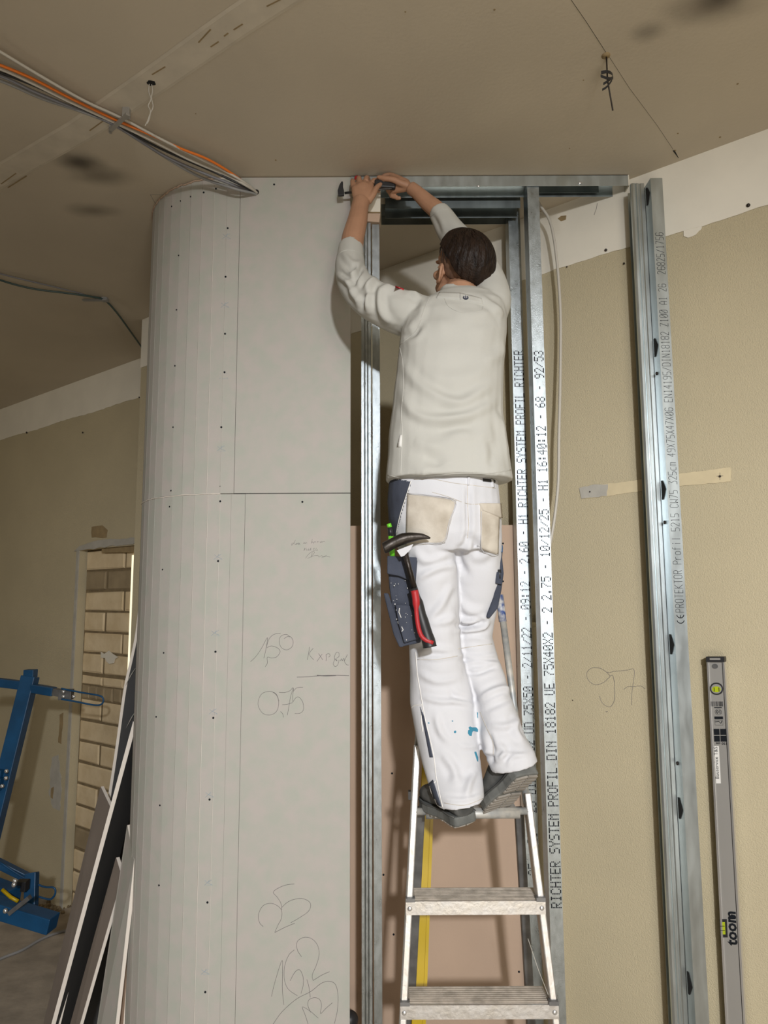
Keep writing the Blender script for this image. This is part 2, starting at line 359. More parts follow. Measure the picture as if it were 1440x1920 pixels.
mb = MB(); mb.tube([CE(1069, -3, .0), CE(1100, 42, 0), CE(1136, 98, 0)], .0007, 4); mb.build('crack', 'hole', ceil)
mb = MB(); mb.tube([CE(1142, 106, .0), CE(1180, 165, 0), CE(1232, 235, 0), CE(1262, 280, 0)], .0005, 4); mb.tube([CE(1263, 282, 0), CE(1272, 296, 0)], [.0035, .001], 4); mb.build('crack', 'hole', ceil)
mb = MB(); mb.tube([CE(352, 365), CE(282, 365), CE(300, 398)], .0009, 4); mb.build('pencil_mark', 'pencil', ceil)
mb = MB()
for x, y in ((1094, 150), (1271, 250), (1350, 257), (927, 18), (760, 22), (367, 213), (442, 43), (140, 257), (1068, 278), (517, 300), (1383, 157), (1266, 282)):
    dot(mb, CE(x, y), Vector((0, 0, -1)), random.uniform(.002, .004), 6)
mb.build('nail_specks', 'brownraw', ceil, kind='stuff')
mb = MB(); dot(mb, CE(1136, 104), Vector((0, 0, -1)), .013, 16, .002); mb.build('anchor_hole', 'brownraw', ceil, True)
mb = MB(); p = CE(284, 154); R_ = [p+Vector((math.cos(a)*.024*random.uniform(.8, 1.2), math.sin(a)*.020*random.uniform(.8, 1.2), .002)) for a in np.linspace(0, 2*math.pi, 14)[:-1]]
mb.loft([R_, [v-Vector((0, 0, .004)) for v in R_]]); mb.build('cable_hole', 'brownraw', ceil)
mb = MB(); R2 = [p+(v-p)*.6-Vector((0, 0, .0035)) for v in R_]; mb.loft([R2, [v-Vector((0, 0, .001)) for v in R2]]); mb.build('cable_hole_inside', 'hole', ceil)

# ------------------------------------------------------------------ curved drywall column
column = thing('drywall_column', 'rounded grey plasterboard column of narrow scored strips beside the metal studs', 'column', (-.6, YF, 0))
XR = U(657, 900, YF).x; XJ = -.547; XA = -.597; RC = .398; CY = YF+RC; TB = .0125; ZJ = U(545, 925, YF).z
YC0 = YF
def front_panel(x0, x1, z0, z1, name='board_panel', th=TB):
    mb = MB(); mb.box(((x0+x1)/2, YC0+th/2, (z0+z1)/2), (x1-x0, th, z1-z0)); return mb.build(name, 'board', column)
panels = [front_panel(XJ+.0008, XR, ZJ+.0012, CEIL-.004), front_panel(-.505+.0006, XR, 0, ZJ-.0015), front_panel(-.556, -.5056, 0, ZJ-.002, 'board_strip')]
panels.append(front_panel(XA, XJ-.0008, ZJ+.001, CEIL-.006, 'board_strip'))
strips = []
def arcstrip(a0, a1, z0, z1):
    g = .0010/RC; a0 += g; a1 -= g; q = []
    for rr in (RC, RC-TB):
        for a in (a0, a1): q.append((XA-rr*math.sin(a), CY-rr*math.cos(a)))
    a, b, c, d = q
    mb = MB(); rg = lambda z: [Vector((*a, z)), Vector((*b, z)), Vector((*d, z)), Vector((*c, z))]
    mb.hexa(rg(z0), rg(z1)); strips.append(mb.build('board_strip', 'board', column))
da = .0505/RC
arcstrip(0, da*.9, 0, ZJ-.003) ; front_panel(XA+.0004, -.5565, 0, ZJ-.002, 'board_strip')
for k in range(15):
    arcstrip(da*k, da*(k+1), ZJ+.001, CEIL-.008)
    arcstrip(da*(k+.9), da*(k+1.9), 0, ZJ-.003)
# core seen in the score lines, and the ragged paper joint
mb = MB(); ring = [(XR-.001, YC0+.010), (XA, YC0+.010)]+[(XA-(RC-.0024)*math.sin(a), CY-(RC-.0024)*math.cos(a)) for a in np.linspace(0, da*15.5, 40)]+[(XA-.2, CY+.30), (XA-.2, CY+.25), (XR-.001, YC0+.018)]
mb.loft([[Vector((x, y, .001)) for x, y in ring], [Vector((x, y, CEIL-.001)) for x, y in ring]]); corep = mb.build('gypsum_core', 'core', column)
mb = MB(); mb.tube([Vector((XA-(RC+.001)*math.sin(a), CY-(RC+.001)*math.cos(a), ZJ-.001+random.uniform(-.0015, .0015))) for a in np.linspace(0, da*15, 60)], .0016, 5)
mb.build('torn_paper_joint', 'core', column)
MB().box(((XJ+XR)/2, YC0+.006, ZJ-.0002), (XR-XJ, .009, .0035)).build('joint_gap', 'hole', column)
mb = MB(); mb.tube([Vector((XA-(RC+.002)*math.sin(a), CY-(RC+.002)*math.cos(a), CEIL-.006+random.uniform(-.003, .003))) for a in np.linspace(.1, da*14, 60)], .003, 5)
mb.build('torn_paper_edge', 'pink', column)
cb = bvh_of(panels+strips+[o for o in column.children if o.name.startswith('board')])
for x, y in [(514, 346), (430, 352), (405, 354), (382, 361), (358, 369), (339, 377), (322, 387), (427, 428), (423, 519), (422, 626), (421, 698), (415, 801), (413, 912), (413, 940), (409, 1052), (404, 1222), (400, 1346), (393, 1499), (389, 1692), (385, 1860),
             (335, 479), (331, 581), (328, 686), (325, 801), (321, 920), (318, 950), (305, 1068), (307, 1224), (293, 1344), (300, 1510), (298, 1660), (567, 941)]:
    p, n = hit(x, y, cb)
    if p is not None: mb = MB(); dot(mb, p, n, .0038 if x > 350 else .0032, 8); mb.build('screw', 'ink', column)
mb = MB()
for x, y in [(425, 443), (422, 572), (420, 705), (415, 841), (409, 1044), (404, 1187), (400, 1334), (393, 1490), (391, 1655), (385, 1822)]:
    for seg in (((-7, -5), (-1, 0), (-7, 5)), ((1, -5), (-5, 1)), ((1, 5), (-3, 0)), ((-1, -6), (-1, 6))):
        pass
    decal_line(mb, [(x+2, y-5), (x-2, y), (x+6, y-5)], cb, .0009, sub=1)
    decal_line(mb, [(x-2, y), (x+7, y+4)], cb, .0009, sub=1); decal_line(mb, [(x-7, y-4), (x-2, y), (x-8, y+5)], cb, .0009, sub=1); decal_line(mb, [(x-4, y+5), (x+8, y+5)], cb, .0005, sub=1)
o = mb.build('printed_mark', 'bluemark', column); o['kind'] = 'stuff'
pen = MB()
def W_(*strokes, r=.0007):
    for s in strokes: decal_line(pen, s, cb, r)
def cr(x, y, ox, oy, s): return (ox+x/s, oy+y/s)
def C1(*p): return [cr(x, y, 440, 980, 5.054) for x, y in p]     # strokes noted on a 5x enlargement
W_(C1((150, 1318), (200, 1270), (255, 1190), (310, 1090), (300, 1180), (277, 1285)), C1((300, 1185), (325, 1105), (370, 1060), (435, 1048)), C1((305, 1185), (350, 1168), (410, 1190), (430, 1225), (400, 1270), (350, 1282), (310, 1275), (310, 1330), (290, 1365)))
W_(C1((525, 1085), (490, 1058), (440, 1075), (422, 1120), (440, 1180), (490, 1205), (540, 1180), (555, 1130), (535, 1085), (500, 1080), (468, 1100)))
W_(C1((710, 1178), (700, 1240), (690, 1300)), C1((745, 1190), (708, 1245), (750, 1300)), C1((780, 1315), (815, 1265), (830, 1245)), C1((795, 1240), (815, 1270), (835, 1300)), C1((865, 1250), (868, 1285), (865, 1310)), C1((865, 1255), (890, 1240), (905, 1260), (890, 1275)), C1((965, 1285), (990, 1265), (985, 1230), (960, 1235), (945, 1285), (970, 1310), (955, 1290), (935, 1335), (950, 1362), (975, 1350), (990, 1300)), C1((1000, 1310), (1015, 1290), (1020, 1310), (1035, 1285), (1040, 1315), (1060, 1345), (1080, 1350)), C1((1040, 1310), (1068, 1250)))
W_(C1((590, 1464), (700, 1460), (810, 1450), (950, 1446), (1084, 1450)), r=.0009); W_(C1((780, 1446), (860, 1452), (960, 1448)), r=.0014)
W_(C1((420, 1690), (390, 1620), (320, 1600), (250, 1630), (222, 1720), (260, 1800), (330, 1823), (395, 1790), (418, 1710), (400, 1640), (360, 1605)), C1((435, 1790), (455, 1812), (462, 1845)), C1((420, 1608), (470, 1610), (520, 1595), (555, 1565), (530, 1650), (500, 1825)), C1((452, 1725), (500, 1720), (550, 1705)), C1((560, 1570), (550, 1640), (552, 1700)), C1((555, 1600), (590, 1565), (648, 1560)), C1((552, 1700), (580, 1660), (610, 1655), (645, 1700), (652, 1770), (620, 1805), (570, 1808)))
# small dated note and signature
W_(C1((575, 165), (560, 195), (540, 215), (545, 195), (565, 195)), C1((570, 195), (575, 208), (590, 195), (588, 208), (600, 195), (605, 208), (620, 190)), C1((600, 190), (620, 208)), C1((650, 190), (655, 200), (665, 188), (668, 200), (680, 188), (685, 196)), C1((735, 155), (728, 195), (738, 180), (748, 195), (755, 182), (765, 180), (770, 192)), C1((780, 182), (792, 178), (785, 190)), C1((808, 180), (812, 190), (822, 178), (825, 188), (838, 178), (855, 180)), r=.0005)
W_(C1((655, 268), (665, 240), (662, 262)), C1((680, 240), (672, 250), (684, 255), (680, 268)), C1((700, 248), (695, 262), (705, 262), (702, 248)), C1((715, 262), (722, 240), (722, 262)), C1((745, 248), (755, 242), (748, 262), (760, 260)), C1((775, 240), (768, 262), (785, 262), (780, 250)), r=.0005)
W_(C1((672, 338), (700, 300), (740, 272), (755, 285), (720, 325), (690, 338)), C1((735, 280), (728, 325), (745, 315), (790, 312), (800, 325), (825, 312), (840, 325), (865, 318), (905, 325)), C1((825, 330), (870, 310)), r=.0005)
def C2(*p): return [cr(x, y, 470, 1620, 6.4) for x, y in p]
W_(C2((150, 750), (105, 700), (95, 600), (150, 500), (240, 472), (320, 500), (372, 560), (370, 650), (330, 730), (290, 820)), C2((290, 822), (400, 765), (480, 730), (530, 710)), C2((525, 240), (430, 250), (330, 290), (272, 340), (320, 400), (362, 470), (375, 550)), C2((375, 520), (440, 460), (520, 425), (620, 415), (700, 450), (720, 510), (680, 580), (560, 660), (480, 705)))
W_(C2((250, 1590), (290, 1420), (375, 1158), (382, 1300), (380, 1500), (398, 1690)), C2((525, 1030), (460, 1090), (410, 1220), (405, 1380), (450, 1500), (560, 1580)), C2((475, 1400), (530, 1300), (585, 1268), (625, 1340), (632, 1440), (605, 1555)), C2((610, 1112), (560, 1030), (560, 930), (640, 880), (730, 895), (800, 970), (822, 1080), (790, 1210), (740, 1330), (750, 1398)), C2((750, 1398), (850, 1335), (945, 1292)), C2((675, 1385), (700, 1480), (715, 1600)))
W_(C2((270, 1920), (380, 1770), (550, 1620), (720, 1530), (850, 1430), (950, 1408), (1020, 1450), (1048, 1580), (1040, 1760), (1005, 1915)), C2((690, 1920), (650, 1800), (622, 1715), (720, 1770), (810, 1850)), C2((720, 1780), (688, 1700), (700, 1630), (770, 1603), (830, 1630), (850, 1700), (838, 1795), (900, 1735), (980, 1665)))
pw = pen.build('pencil_writing', 'pencil', column); pw['kind'] = 'stuff'
# light smears of glue on the board
SM = M['board']
add_spots(SM, [])
# cable hole in the board
p, n = hit(481, 361, cb); mb = MB(); dot(mb, p, n, .015, 16, .0008); mb.build('cable_hole', 'greyfill', column)
mb = MB(); dot(mb, p+Vector((-.001, 0, .001)), n, .011, 16, .0014); mb.build('cable_hole_inside', 'hole', column)

# ------------------------------------------------------------------ galvanised partition frame
def cprofile(path, z0, z1, th=.0012):
    P = [Vector(p) for p in path]; n = len(P); L = []; Rr = []
    for i in range(n):
        d0 = (P[i]-P[i-1]).normalized() if i else (P[1]-P[0]).normalized()
        d1 = (P[i+1]-P[i]).normalized() if i < n-1 else d0
        nn = Vector((-(d0+d1).y, (d0+d1).x)); nn = nn.normalized() if nn.length > .01 else Vector((-d0.y, d0.x))
        L.append(P[i]+nn*th/2); Rr.append(P[i]-nn*th/2)
    ring = L+Rr[::-1]; mb = MB(); N = len(ring)
    vs = [Vector((*p, z0)) for p in ring]+[Vector((*p, z1)) for p in ring]; fs = [(i, (i+1) % N, (i+1) % N+N, i+N) for i in range(N)]
    for k in range(n-1):
        a, b, c, d = k, k+1, N-2-k, N-1-k
        fs += [(a, b, c, d), (a+N, b+N, c+N, d+N)]
    mb.add(vs, fs); return mb
def cw(xw, y0, sgn, fl=.047, web=.075, lip=.006, ribs=True):
    """C section: web in the plane x=xw from y0 to y0+web, flanges towards sgn"""
    s = sgn; y1 = y0+web; p = [(xw+s*fl, y0+lip), (xw+s*fl, y0)]
    if ribs:
        for g in (.34, .66):
            p += [(xw+s*fl*(1-g)+s*.003, y0), (xw+s*fl*(1-g), y0+.0018), (xw+s*fl*(1-g)-s*.003, y0)]
    p += [(xw, y0)]
    if ribs: p += [(xw, y0+web*.40), (xw+s*.003, y0+web*.45), (xw+s*.003, y0+web*.55), (xw, y0+web*.60)]
    p += [(xw, y1), (xw+s*fl, y1), (xw+s*fl, y1-lip)]
    return p
frame = thing('metal_stud_frame', 'galvanised steel stud frame, open between board column and tan wall', 'frame', (.4, YF, 0))
XL0 = U(678, 1000, YF).x; XL1 = U(696, 1000, YF).x
ZLt = U(690, 418, YF).z
cprofile(cw(XL1, YF, -1, fl=XL1-XL0), 0, ZLt).build('stud', 'zinc2', frame)
XL2 = U(699.5, 1000, YF+.004).x; XL3 = U(713, 1000, YF+.004).x
cprofile(cw(XL2, YF+.004, 1, fl=XL3-XL2, ribs=False), 0, ZLt-.004).build('stud', 'zinc2', frame)
XRw = U(1008.5, 1000, YF+.004).x
sR = cprofile(cw(XRw, YF+.002, 1, fl=.044, ribs=False), 0, CEIL-.035).build('stud', 'zinc2', frame)
YM = 2.76
XMw = U(969.5, 1000, YM).x
sM = cprofile(cw(XMw, YM, 1, fl=.047, ribs=False), 0, U(960, 385, YM).z).build('stud', 'zinc2', frame)
# head tracks
def track(x0, x1, y0, w=.076, h=.04, name='top_track', z1=CEIL-.002, m='zincdark'):
    mb = MB(); th = .0012
    mb.box(((x0+x1)/2, y0+w/2, z1-th/2), (x1-x0, w, th)); mb.box(((x0+x1)/2, y0+th/2, z1-h/2), (x1-x0, th, h)); mb.box(((x0+x1)/2, y0+w-th/2, z1-h/2), (x1-x0, th, h))
    return mb.build(name, m, frame)
XT0 = XR+.001; XT1 = U(1178, 335, YF-.003).x
track(XT0, XT1, YF-.003, m='zinc', h=.044)
zt = U(800, 348, 2.62).z
# second rail under the first, header and the rail of the rear face
track(U(1008, 355, 2.60).x, U(1125, 355, 2.60).x, 2.615, .03, .03, 'short_rail', U(1060, 344, 2.60).z)
track(U(722, 360, 2.66).x, U(975, 360, 2.66).x, 2.66, .075, .045, 'cross_rail', CEIL-.03)
track(U(715, 390, YM).x, U(972, 390, YM).x, YM-.004, .078, .055, 'rear_track', U(850, 380, YM).z)
mb = MB(); p0 = U(1088, 343, YF-.005); mb.ball(p0, (.008, .003, .005)); mb.build('screw', 'silverbright', frame, True)
mb = MB(); p0 = U(897, 349, YF-.005); mb.ball(p0, (.006, .003, .004)); mb.build('screw', 'silverbright', frame, True)
tb = U(1180, 341, YF-.006)
mb = MB(); mb.box((XT1+.001, YF+.034, CEIL-.024), (.004, .076, .044)); mb.build('bent_end', 'whitedab', frame)
# board packer on top of the left stud
px0 = U(684, 400, YF).x; px1 = U(713, 400, YF).x; z0 = U(700, 372, YF).z; z1 = U(700, 400, YF).z; z2 = U(700, 417, YF).z
packer = thing('board_offcut', 'white and brown plasterboard offcut packed above the left stud', 'offcut', ((px0+px1)/2, YF, z2))
mb = MB(); mb.hexa([Vector((px0, YF-.012, z1)), Vector((px1, YF-.012, z1-.003)), Vector((px1, YF+.05, z1-.003)), Vector((px0, YF+.05, z1))], [Vector((px0+.012, YF-.012, CEIL-.05)), Vector((px1+.002, YF-.012, CEIL-.05)), Vector((px1+.002, YF+.05, CEIL-.05)), Vector((px0+.012, YF+.05, CEIL-.05))]); mb.build('board_piece', 'whitedab', packer)
mb = MB(); mb.hexa([Vector((px0+.004, YF-.002, z2+.004)), Vector((px1-.004, YF-.002, z2)), Vector((px1, YF+.05, z2)), Vector((px0+.004, YF+.05, z2))], [Vector((px0, YF-.010, z1-.002)), Vector((px1, YF-.010, z1-.006)), Vector((px1, YF+.05, z1-.006)), Vector((px0, YF+.05, z1-.002))]); mb.build('torn_paper', 'pink', packer)
mb = MB(); mb.tube([Vector((px0, YF-.012, z1-.001)), Vector(((px0+px1)/2, YF-.014, z1-.004)), Vector((px1, YF-.012, z1-.003))], .0022, 5); mb.build('broken_edge', 'brownraw', packer)
# side wall profiles
YA = 2.44; XA0 = U(1262, 1123, YA).x; XA1 = U(1285.5, 1123, YA).x
wstud = thing('printed_wall_stud', 'galvanised stud with long printed text, standing nearest against tan wall', 'stud', (XA0, YA, 0))
zat = U(1210, 334, YA).z
pA = cw(XA0, YA, 1, fl=XA1-XA0, ribs=False)
cprofile(pA, 0, zat).build('profile', 'zinc', wstud)
wstud2 = thing('ribbed_wall_stud', 'bluish ribbed galvanised stud screwed to the side of the printed stud', 'stud', (XA0-.02, 2.505, 0))
XB0 = U(1222, 1123, 2.50).x; f = XA0-.001-XB0
pB = [(XB0, 2.512), (XB0, 2.502), (XB0+.006, 2.498), (XB0+.014, 2.498), (XB0+.017, 2.5015), (XB0+.020, 2.498), (XB0+.026, 2.498), (XB0+.029, 2.502), (XB0+.032, 2.502), (XB0+.036, 2.499), (XA0-.002, 2.499), (XA0-.002, 2.56), (XB0+.01, 2.565)]
cprofile(pB, 0, U(1190, 344, 2.50).z).build('profile', 'zinc', wstud2)
bA = bvh_of([o for o in wstud.children])
for y, x in ((369, 1204), (652, 1219), (919, 1237), (1208, 1256), (1515, 1276), (1843, 1298)):
    c = U(x, y, YA+.04); xx = XA0-.0025; zc = c.z; mb = MB()
    P = [Vector((xx, YA+.012, zc)), Vector((xx, YA+.035, zc+.034)), Vector((xx, YA+.045, zc+.034)), Vector((xx, YA+.045, zc-.034)), Vector((xx, YA+.035, zc-.034))]
    slab(mb, P, (1, 0, 0), .0012); mb.build('slot', 'hole', wstud)
for y in (702, 980, 1430):
    zc = U(1240, y, YA+.045).z; mb = MB(); mb.ball((XA0-.0025, YA+.035, zc), (.003, .0065, .0065)); mb.build('screw', 'darksteel', wstud, True)
# printed lettering (stroke font on the profile face)
def text_mesh(s, size, name, m, parent, o, ex, ey, depth=.0003, bold=0.0, sx=1.0):
    c = bpy.data.curves.new(name, 'FONT'); c.body = s; c.size = 1; c.resolution_u = 2; c.offset = bold
    t = bpy.data.objects.new(name, c); COL.objects.link(t); dg = bpy.context.evaluated_depsgraph_get()
    me = bpy.data.meshes.new_from_object(t.evaluated_get(dg)); bpy.data.objects.remove(t)
    ex = Vector(ex).normalized(); ey = Vector(ey).normalized(); nn = ex.cross(ey)
    o = Vector(o); off = wloc(parent)
    for v in me.vertices: v.co = o+ex*v.co.x*size*sx+ey*v.co.y*size+nn*depth-off
    me.materials.clear(); me.materials.append(M[m]); ob = bpy.data.objects.new(name, me); COL.objects.link(ob); ob.parent = parent
    return ob
def twidth(s):
    c = bpy.data.curves.new('t', 'FONT'); c.body = s; c.size = 1
    t = bpy.data.objects.new('t', c); COL.objects.link(t); dg = bpy.context.evaluated_depsgraph_get(); bpy.context.view_layer.update()
    w = t.evaluated_get(dg).dimensions.x; bpy.data.objects.remove(t); return w
# single-stroke letters for the stud printing
SF = {'0': 'M0 1L0 5L1 6L3 6L4 5L4 1L3 0L1 0L0 1L4 5', '1': 'M1 5L2 6L2 0M1 0L3 0', '2': 'M0 5L1 6L3 6L4 5L4 4L0 0L4 0', '3': 'M0 6L4 6L2 4L4 2L4 1L3 0L0 0', '4': 'M3 0L3 6L0 2L4 2', '5': 'M4 6L0 6L0 3L3 3L4 2L4 1L3 0L0 0',
      '6': 'M4 5L3 6L1 6L0 5L0 1L1 0L3 0L4 1L4 3L0 3', '7': 'M0 6L4 6L1 0', '8': 'M1 3L0 4L0 5L1 6L3 6L4 5L4 4L3 3L1 3L0 2L0 1L1 0L3 0L4 1L4 2L3 3', '9': 'M4 3L1 3L0 4L0 5L1 6L3 6L4 5L4 1L3 0L0 0', 'A': 'M0 0L0 4L2 6L4 4L4 0M0 2L4 2',
      'C': 'M4 5L3 6L1 6L0 5L0 1L1 0L3 0L4 1', 'D': 'M0 0L0 6L3 6L4 5L4 1L3 0L0 0', 'E': 'M4 6L0 6L0 0L4 0M0 3L3 3', 'I': 'M1 6L3 6M2 6L2 0M1 0L3 0', 'K': 'M0 0L0 6M4 6L0 3L4 0', 'N': 'M0 0L0 6L4 0L4 6', 'O': 'M0 1L0 5L1 6L3 6L4 5L4 1L3 0L1 0L0 1',
      'P': 'M0 0L0 6L3 6L4 5L4 4L3 3L0 3', 'R': 'M0 0L0 6L3 6L4 5L4 4L3 3L0 3M2 3L4 0', 'T': 'M0 6L4 6M2 6L2 0', 'W': 'M0 6L0 0L2 2L4 0L4 6', 'U': 'M0 6L0 1L1 0L3 0L4 1L4 6', 'X': 'M0 0L4 6M0 6L4 0', 'Z': 'M0 6L4 6L0 0L4 0', '/': 'M0 0L4 6', ' ': '', 'r': 'M0 0L0 4M0 3L1 4L3 4',
      'o': 'M0 1L0 3L1 4L3 4L4 3L4 1L3 0L1 0L0 1', 'f': 'M1 0L1 5L2 6L3 6M0 4L3 4', 'i': 'M2 0L2 4M2 5L2 6', 'l': 'M2 0L2 6', 'c': 'M4 4L1 4L0 3L0 1L1 0L4 0', 'm': 'M0 0L0 4L4 4L4 0M2 4L2 0'}
def stroke_text(mb, s, o, ex, ey, w, h, adv, r):
    for k, ch in enumerate(s):
        base = o+ex*adv*k
        for part in SF[ch].split('M')[1:]:
            pts = [tuple(float(a) for a in q.split()) for q in part.split('L')]
            q = [base+ex*(a/4*w)+ey*(b/6*h) for a, b in pts]
            for u, v in zip(q, q[1:]): mb.tube([u, v], r, 4)
mb = MB(); ztop = U(1220, 434, YA).z; zlo = U(1270, 1148, YA).z; s = 'PROTEKTOR Profil 5215 CW75 325cm 49X75X47X06 EN14195/DIN18182 Z100 A1 26  26825/1756'
adv = (ztop-zlo)/len(s)
stroke_text(mb, s, Vector((XA1-.008, YA-.0008, zlo)), Vector((0, 0, 1)), Vector((-1, 0, 0)), adv*.68, (XA1-XA0)*.66, adv, .0007)
zc = zlo-.016
for k, dz in enumerate((-.020, -.002)):   # the two rounded letters of the conformity mark
    xm = (XA0+XA1)/2-.0; P = [Vector((xm-.012*math.sin(a)*1.0+.0, YA-.0008, zc+dz-.0+.009*(1-math.cos(a))*-1+.014)) for a in np.linspace(-1.45, 1.45, 10)]
    P = [Vector((xm+.012*math.sin(a), YA-.0008, zc+dz+.010-.011*math.cos(a))) for a in np.linspace(-1.45, 1.45, 10)]; mb.tube(P, .0014, 5)
    if k: mb.tube([Vector((xm, YA-.0008, zc+dz-.001)), Vector((xm, YA-.0008, zc+dz+.008))], .0013, 5)
mb.build('printed_text', 'ink', wstud, kind='stuff')
# 5x7 dot matrix print
DM = {'R': '1E11111E141211', 'I': '0E04040404040E', 'C': '0E11101010110E', 'H': '1111111F111111', 'T': '1F040404040404', 'E': '1F10101E10101F', 'S': '0F10100E01011E', 'Y': '11110A04040404', 'M': '111B1511111111', 'P': '1E11111E101010', 'O': '0E11111111110E', 'F': '1F10101E101010', 'L': '1010101010101F',
      'D': '1E11111111111E', 'N': '11191513111111', 'U': '1111111111110E', '1': '040C040404040E', '2': '0E11010204081F', '8': '0E11110E11110E', '7': '1F010204080808', '5': '1F101E0101110E', 'X': '11110A040A1111', '4': '02060A121F0202', '0': '0E11131519110E', '/': '00010204081000', '-': '0000000E000000', '.': '00000000000C0C', ':': '000C0C000C0C00', '6': '0608101E11110E', '9': '0E11110F01020C', '3': '0E11010601110E', ' ': '00000000000000'}
def dots(mb, s, x0, y, z0, z1, w):
    adv = (z1-z0)/(len(s)*6); pw_ = w/6
    for k, ch in enumerate(s):
        rows = [int(DM[ch][2*i:2*i+2], 16) for i in range(7)]
        for r_, b in enumerate(rows):
            for c_ in range(5):
                if b >> (4-c_) & 1:
                    X = x0+(r_)*pw_; Z = z0+(k*6+c_)*adv; a = .0020; b2 = .0019
                    mb.add([(X-a, y, Z-b2), (X+a, y, Z-b2), (X+a, y, Z+b2), (X-a, y, Z+b2)], [(0, 1, 2, 3)])
mb = MB(); za = U(1052, 1702, YF).z; zb_ = U(1018, 655, YF).z
dots(mb, 'RICHTER SYSTEM PROFIL DIN 18182 UE 75X40X2 - 2 2.75 - 10/12/25 - H1 16:40:12 - 68 - 92/53', XRw+.007, YF+.0008, za, zb_, .032)
mb.build('dot_matrix_text', 'ink', frame, kind='stuff')
mb = MB(); za = U(1010, 1640, YM).z; zb_ = U(972, 655, YM).z
dots(mb, '25 - 28 - 25 DIN 18182 UD 75X50 - 2/11/22 - 09:12 - 2.60 - H1 RICHTER SYSTEM PROFIL RICHTER', XMw+.008, YM-.0012, za, zb_, .034)
mb.build('dot_matrix_text', 'ink', frame, kind='stuff')

# pink board closing the back of the shaft
zp = U(850, 985, YM+.09).z; pk = thing('pink_board', 'brownish pink plasterboard sheet standing behind the ladder between the studs', 'board', (.2, YM+.09, 0))
xk0 = U(652, 1300, YM+.09).x-.1; xk1 = U(972, 1300, YM+.09).x
mb = MB(); mb.box(((xk0+xk1)/2, YM+.0975, zp/2), (xk1-xk0, .015, zp)); mb.build('sheet', 'pink', pk)
for x, y in ((943, 1019), (943, 1090), (738, 1752), (973, 1822), (724, 925), (719, 1640), (690, 1300), (735, 1450)):
    c = U(x, y, YM+.09)
    if c.z < zp-.01: mb = MB(); dot(mb, c, Vector((0, -1, 0)), .004, 8); mb.build('screw', 'ink', pk)
# plastered pier edge between the two right studs
zq = U(1012, 1172, 2.82).z
q0 = U(1003, 1400, 2.80).x; q1 = U(1030, 1400, 2.80).x
tr = struct(MB().hexa([Vector((q0, 2.80, 0)), Vector((q1-.008, 2.80, 0)), Vector((q1+.01, 2.84, 0)), Vector((q0, 2.84, 0))], [Vector((q0-.004, 2.80, zq-.01)), Vector((q1-.012, 2.80, zq)), Vector((q1+.008, 2.84, zq+.01)), Vector((q0-.004, 2.84, zq+.01))]).build('trim_2', 'wall'))
mb = MB(); mb.tube([Vector((q1-.018, 2.80, zq-.01)), Vector((q1-.012, 2.80, zq+.03)), Vector((q1-.014, 2.80, zq+.06))], [.012, .010, .003], 6); mb.build('broken_plaster', 'brownraw', tr)
# screws and marks on the tan wall
for x, y, r in ((1403, 385, .007), (1136, 469, .006), (1350, 893, .004), (1106, 922, .003), (1170, 494, .004), (1074, 1313, .002), (1063, 500, .003), (155, 811, .006), (50, 811, .008), (261, 745, .005), (60, 547, .001)):
    p = WA(x, y, .005); mb = MB(); mb.ball(p, (r, r, r), nu=10, nv=6); mb.build('anchor', 'darksteel', wallf, True)
wb = bvh_of([wallf]); wpn = MB()
def C3(*p): return [cr(x, y, 1080, 1200, 9.0) for x, y in p]
for s in (C3((520, 545), (440, 490), (370, 470), (270, 472), (190, 540), (190, 640), (250, 720), (340, 755), (460, 720), (540, 650), (575, 610), (520, 545), (570, 550), (640, 530), (760, 520), (880, 505), (960, 485), (985, 530), (975, 680), (945, 880), (935, 1100)), C3((580, 605), (620, 600), (645, 700), (655, 900), (640, 1040), (575, 1128), (480, 1095), (420, 1020), (400, 940)), C3((805, 835), (880, 785), (960, 790), (1090, 775), (1165, 825)), C3((500, 1210), (540, 1212))):
    decal_line(wpn, s, wb, .0008)
for s in ([(1085, 352), (1084, 360), (1081, 372)], [(1058, 497), (1056, 505), (1058, 512)]): pass
wpn.tube([WA(1120, 381, .0045), WA(1118, 392, .0045), WA(1114, 403, .0045)], .0008, 4)
for x, y in ((1350, 893), (1106, 922)):
    wpn.tube([WA(x-6, y, .003), WA(x+6, y-1, .003)], .0006, 4); wpn.tube([WA(x, y-7, .003), WA(x, y+7, .003)], .0006, 4)
wpn.build('pencil_writing', 'pencil', wallf)

